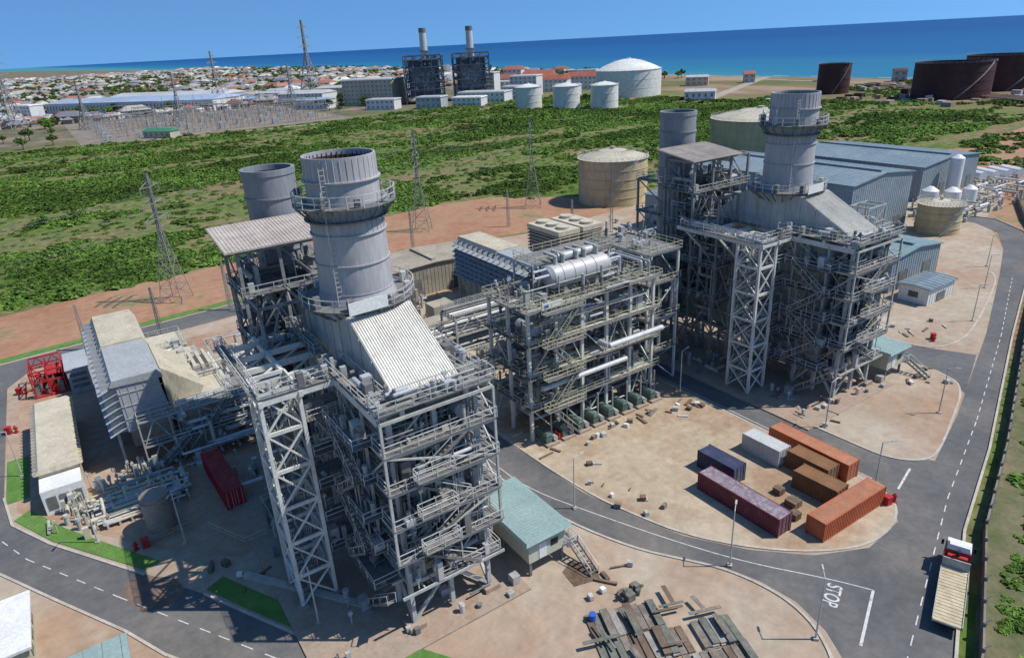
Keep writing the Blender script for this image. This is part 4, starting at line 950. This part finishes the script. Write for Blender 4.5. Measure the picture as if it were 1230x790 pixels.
block('warehouse',96,912,250,55,12,ang,whitew,bluer,4,1); block('warehouse',150,1010,190,50,11,ang,whitew,greyf,4,1)
for (x,y,L_,W,h,w_,r_,rh) in ((292,672,60,34,25,creamf,greyf,1),(330,700,45,30,16,creamf,greyf,1),(250,770,60,30,12,whitew,greyf,3),(300,800,50,30,14,creamf,greyf,2),(230,690,40,18,9,whitew,bluer,2),
    (360,560,50,22,10,whitew,greyf,1),(405,560,36,18,12,whitew,greyf,1),(330,540,30,16,8,whitew,whitew,1),(432,590,30,22,20,whitew,greyf,1),(410,640,30,22,24,whitew,greyf,1),(300,560,26,16,10,greyf,greyf,1),(268,600,30,16,9,whitew,greyf,1),
    (462,690,44,14,14,whitew,redroof,5),(500,660,40,14,15,whitew,redroof,5),(480,610,44,14,13,whitew,redroof,5),(520,600,36,14,14,whitew,redroof,5),(555,570,30,14,12,whitew,redroof,5),(440,640,34,18,13,whitew,greyf,1),(530,700,40,14,15,creamf,redroof,5),(590,620,30,12,11,whitew,redroof,4),(560,640,24,12,18,whitew,greyf,1),(505,720,24,14,22,whitew,redroof,4),(600,570,20,12,10,creamf,redroof,4),
    (600,500,24,14,9,creamf,greyf,2),(650,470,12,10,9,greyf,redroof,3),(690,400,14,11,12,greyf,tankr,2),(700,330,12,10,10,greyf,tankr,2),(660,260,24,12,6,creamf,redroof,3),(470,380,26,12,7,whitew,greyf,2),(450,540,26,12,10,whitew,greyf,2),(-60,860,40,20,12,whitew,greyf,2),(-20,900,26,16,16,whitew,whitew,1),(40,1040,50,22,12,creamf,greyf,2),(240,880,36,20,10,whitew,greyf,2),(200,830,30,16,8,whitew,bluer,2),(270,930,40,20,10,whitew,greyf,2)):
    block('industrial_building',x,y,L_,W,h,ang+R(-.1,.1),w_,r_,rh)
block('substation_building',60,552,26,10,5,ang,creamf,mat('far_green_roof',(.05,.2,.12),.6,.1,.1),2)
b=B()
def ribbon(pts,w,z):
    for a,c in zip(pts[:-1],pts[1:]):
        d=Vector((c[0]-a[0],c[1]-a[1],0)).normalized(); n=Vector((-d.y,d.x,0))*w/2
        b.quad([Vector((*a,z))-n,Vector((*c,z))-n,Vector((*c,z))+n,Vector((*a,z))+n])
ribbon([(340,250),(419,344),(661,473),(735,510)],11,.06); ribbon([(-100,548),(50,538),(230,520),(330,505),(470,430)],6,.07)
ribbon([(500,130),(640,140),(700,520)],8,.07)
b.build('dirt_road',[mat('far_track',(.34,.29,.23),.95,.15,.02)])
u=root('refinery_pipe_rack'); b=B()
for k in range(5): b.beam((470+k*6,60,2),(640+k*4,330,2),.9,.9,0)
for _ in range(120): x=R(480,700);y=R(110,330); b.box(x,y,0,x+R(2,7),y+R(2,7),R(1,4),random.choice((0,0,1,2)))
b.build('pipes',[mat('far_pipe',(.34,.25,.19),.8,.3,.05),tankr,greyf],u)
# ================================================================ vegetation
def shrub_mesh(name,n,seed,flat=.65,leafsize=.2):
    rnd=random.Random(seed); b=B()
    lumps=[(rnd.uniform(-.7,.7),rnd.uniform(-.7,.7),rnd.uniform(.05,.4),rnd.uniform(.22,.45)) for _ in range(9)]
    for i in range(n):
        l=rnd.choice(lumps); th=rnd.uniform(0,2*math.pi); ph=math.acos(rnd.uniform(-.1,1))
        d=Vector((math.sin(ph)*math.cos(th),math.sin(ph)*math.sin(th),math.cos(ph)))
        p=Vector((l[0],l[1],l[2]*flat))+d*l[3]*rnd.uniform(.55,1.1)
        p.z=max(p.z*flat,.03)
        nn=(d*.7+Vector((rnd.uniform(-.6,.6),rnd.uniform(-.6,.6),rnd.uniform(.3,1.6)))).normalized()
        a=nn.cross(Vector((rnd.random(),rnd.random(),rnd.random()))).normalized(); c=nn.cross(a); s=leafsize*rnd.uniform(.5,1.2)
        b.quad([p-a*s,p-c*s*.6,p+a*s,p+c*s*.6],0 if rnd.random()<.45 else 1)
    return b
def tree_mesh(seed):
    rnd=random.Random(seed); b=B(); tips=[]
    b.cyl((0,0,0),(.03,.02,.45),.05,.035,n=8,mi=2)
    for i in range(6):
        a=i*1.05+rnd.random()*.5; q=Vector((.38*math.cos(a),.38*math.sin(a),rnd.uniform(.65,.95))); b.cyl((.03,.02,.42),q,.025,.01,n=5,mi=2); tips.append(q)
    tips.append(Vector((0,0,1.05)))
    for t in tips:
        for i in range(44):
            d=Vector((rnd.gauss(0,1),rnd.gauss(0,1),rnd.gauss(0,.8))).normalized(); p=t+d*.27*rnd.uniform(.4,1)
            a=d.cross(Vector((rnd.random(),rnd.random(),rnd.random()))).normalized(); c=d.cross(a).normalized(); c=(c+d*rnd.uniform(-.5,.5)).normalized(); s=rnd.uniform(.05,.12)
            b.quad([p-a*s,p-c*s*.7,p+a*s,p+c*s*.7],0 if rnd.random()<.5 else 1)
    return b
def scatter(name,tmpl,tname,mats,pts):
    b=B()
    for (x,y,s) in pts:
        a=R(0,6.28); ca,sa=math.cos(a)*s/2,math.sin(a)*s/2
        b.quad([(x-ca+sa,y-sa-ca,0),(x+ca+sa,y+sa-ca,0),(x+ca-sa,y+sa+ca,0),(x-ca-sa,y-sa+ca,0)])
    o=b.build(name,[mats[0]]); t=tmpl.build(tname,mats,o)
    o.instance_type='FACES'; o.use_instance_faces_scale=True; o.instance_faces_scale=1; o.show_instancer_for_render=False; o.show_instancer_for_viewport=False
    return o
def inside(x,y):
    if -3<x<225 and 540<y<795: return True
    if 182<x<256 and y<116: return True
    for (cx,cy,r) in ((148,135,20),(262,160,27),(183,39,10),(478,480,42),(343,461,18),(362,432,18),(382,406,18),(558,215,40),(560,312,22),(640,215,40),(352,618,60)):
        if (x-cx)**2+(y-cy)**2<r*r: return True
    return False
def dens(x,y):
    if x<20: lo=151
    elif x<75: lo=154+(x-20)*.38
    elif x<125: lo=178
    elif x<165: lo=158
    elif x<250: lo=126
    else: lo=122
    lo+=noise.noise(Vector((x*.05,0,3)))*6
    if y<lo: return -9
    n=noise.noise(Vector((x*.010,y*.045,1.7)))+.6*noise.noise(Vector((x*.035,y*.08,5)))
    if x<110:
        if y<205+noise.noise(Vector((x*.02,1,1)))*18: base=.85
        elif y<285+noise.noise(Vector((x*.02,7,1)))*18: base=-.3
        elif y<365: base=.45
        elif y<420: base=-.2
        else: base=0
    else:
        base=.10 if y<420 else -.05
        if 200<y<250 and x<190: base=-.25
    return base+n*1.3
P1=[[],[],[]]
for _ in range(52000):
    x=R(-170,470);y=R(120,545)
    dx=x+19.3;dy=y+50.9; fw=.545*dx+.839*dy; rt=.839*dx-.545*dy
    if abs(rt)>fw*.9: continue
    if inside(x,y): continue
    dd=dens(x,y)
    if dd>random.uniform(-.05,.6): P1[random.randint(0,2)].append((x,y,R(1.3,2.9)*(1+fw*.0009)))
    elif dd>-5 and random.random()<.22: P1[random.randint(0,2)].append((x,y,R(.5,1.2)*(1+fw*.001)))
for _ in range(1900):
    t=R(0,1); x=30+t*190; y0=-38.5+(x-33)*.345; y=y0-R(1.0,30)
    if noise.noise(Vector((x*.08,y*.08,2)))>-.25: P1[random.randint(0,2)].append((x,y,R(.5,1.8)))
for _ in range(3400):
    x=R(290,720);y=R(20,340)
    if inside(x,y): continue
    if noise.noise(Vector((x*.012,y*.02,9)))>-.02: P1[random.randint(0,2)].append((x,y,R(2.0,4.2)))
for i in range(3): scatter('field_shrubs',shrub_mesh('s',200,i+3,.50+.1*i,.25),'shrub_clump',[leaf,leafb],P1[i])
PT=[[],[]]
for _ in range(7000):
    y=R(560,3200); x=R(-700,760+min(90,max(0,(y-700)*.1)))
    dx=x+19.3;dy=y+50.9; fw=.545*dx+.839*dy; rt=.839*dx-.545*dy
    if abs(rt)>fw*.85 or inside(x,y): continue
    if noise.noise(Vector((x*.006,y*.006,4)))>-.12: PT[random.randint(0,1)].append((x,y,R(4.5,9)))
for _ in range(90):
    x=R(-150,450);y=R(240,540)
    if dens(x,y)>.3 and not inside(x,y): PT[random.randint(0,1)].append((x,y,R(2.5,4.5)))
for i in range(2): scatter('distant_trees',tree_mesh(i+11),'tree_template',[leaf,leafb,bark],PT[i])
def house(seed,wall,roof):
    b=B(); L_=1.0; W=.62; h=.26
    b.box(-L_/2,-W/2,0,L_/2,W/2,h,0)
    b.hexa([(-.55,-.36,h),(.55,-.36,h),(.55,.36,h),(-.55,.36,h),(-.3,-.02,h+.17),(.3,-.02,h+.17),(.3,.02,h+.17),(-.3,.02,h+.17)],1)
    for x in (-.35,-.05,.25): b.box(x,-W/2-.01,.08,x+.12,-W/2,.2,2)
    return b
th=[[] for _ in range(5)]
for _ in range(26000):
    y=800+3200*random.random()**1.5; x=R(-900,750+min(90,max(0,(y-700)*.1)))
    dx=x+19.3;dy=y+50.9; fw=.545*dx+.839*dy; rt=.839*dx-.545*dy
    if abs(rt)>fw*.85: continue
    if x>400 and y<860 and x<560: continue
    if (x-96)**2+(y-930)**2<110**2 or (x-330)**2+(y-690)**2<90**2 or (x-150)**2+(y-1010)**2<100**2: continue
    if noise.noise(Vector((x*.004,y*.004,8)))<-.3: continue
    th[random.randint(0,4)].append((x,y,R(8,16) if random.random()<.94 else R(18,28)))
fw_=mat('far_window',(.1,.12,.15))
rc=[(.34,.30,.25),(.25,.12,.085),(.31,.31,.32),(.44,.42,.38),(.22,.23,.26)]
for i in range(5): scatter('distant_town',house(i,0,0),'house_template',[mat('house_wall_%d'%i,[(.42,.36,.28),(.50,.46,.40),(.38,.31,.23),(.54,.52,.49),(.40,.32,.24)][i],.8,.1,1,objrand=.15),mat('house_roof_%d'%i,rc[i],.8,.2,1,objrand=.2),fw_],th[i])
u=root('cargo_ship',(5200,1500,-1),.4); b=B(); b.hexa([(-90,-13,0),(95,-6,0),(95,6,0),(-90,13,0),(-90,-14,12),(105,-4,14),(105,4,14),(-90,14,12)],0); b.box(-85,-10,12,-65,10,34,1)
b.build('hull',[tankr,whitep],u)
# ================================================================ world, sun, camera
w=bpy.data.worlds.new('World'); SC.world=w; w.use_nodes=True; nt=w.node_tree; bg=nt.nodes['Background']; sk=nt.nodes.new('ShaderNodeTexSky'); sk.sky_type='NISHITA'; sk.sun_disc=False
EL=math.radians(56); sd=Vector((.80,-.60,0)).normalized()
sk.sun_elevation=EL; sk.sun_rotation=math.atan2(sd.x,sd.y); sk.altitude=0; sk.air_density=1.0; sk.dust_density=.2; sk.ozone_density=3.0
tc=nt.nodes.new('ShaderNodeTexCoord'); va=nt.nodes.new('ShaderNodeVectorMath'); va.operation='ADD'; va.inputs[1].default_value=(0,0,.26); nt.links.new(tc.outputs['Generated'],va.inputs[0])
vn=nt.nodes.new('ShaderNodeVectorMath'); vn.operation='NORMALIZE'; nt.links.new(va.outputs[0],vn.inputs[0]); nt.links.new(vn.outputs[0],sk.inputs[0])
tn=nt.nodes.new('ShaderNodeMix'); tn.data_type='RGBA'; tn.blend_type='MULTIPLY'; tn.inputs[0].default_value=1; tn.inputs[7].default_value=(.66,1.0,1.22,1); nt.links.new(sk.outputs[0],tn.inputs[6])
nt.links.new(tn.outputs[2],bg.inputs[0]); bg.inputs[1].default_value=.13
sl=bpy.data.lights.new('sun','SUN'); sl.energy=4.9; sl.angle=math.radians(.5); sl.color=(1,.95,.87)
so=bpy.data.objects.new('sun',sl); bpy.context.collection.objects.link(so)
d=Vector((sd.x*math.cos(EL),sd.y*math.cos(EL),math.sin(EL))); so.rotation_euler=d.to_track_quat('Z','Y').to_euler(); so.location=(0,0,200)
cam=bpy.data.cameras.new('camera'); cam.sensor_width=36; cam.lens=24; cam.clip_end=200000; cam.clip_start=.5
co=bpy.data.objects.new('camera',cam); bpy.context.collection.objects.link(co)
p=math.radians(22.8); r=math.radians(3.03); Fh=Vector((.5446,.8387,0)); R0=Vector((.8387,-.5446,0))
F=Fh*math.cos(p)-Vector((0,0,1))*math.sin(p); U0=R0.cross(F).normalized()
X=R0*math.cos(r)-U0*math.sin(r); Y=U0*math.cos(r)+R0*math.sin(r); Z_=-F
M=Matrix((( X.x,Y.x,Z_.x,-19.3),(X.y,Y.y,Z_.y,-50.9),(X.z,Y.z,Z_.z,55),(0,0,0,1)))
co.matrix_world=M; SC.camera=co
SC.view_settings.view_transform='Standard'; SC.view_settings.look='None'; SC.view_settings.exposure=0
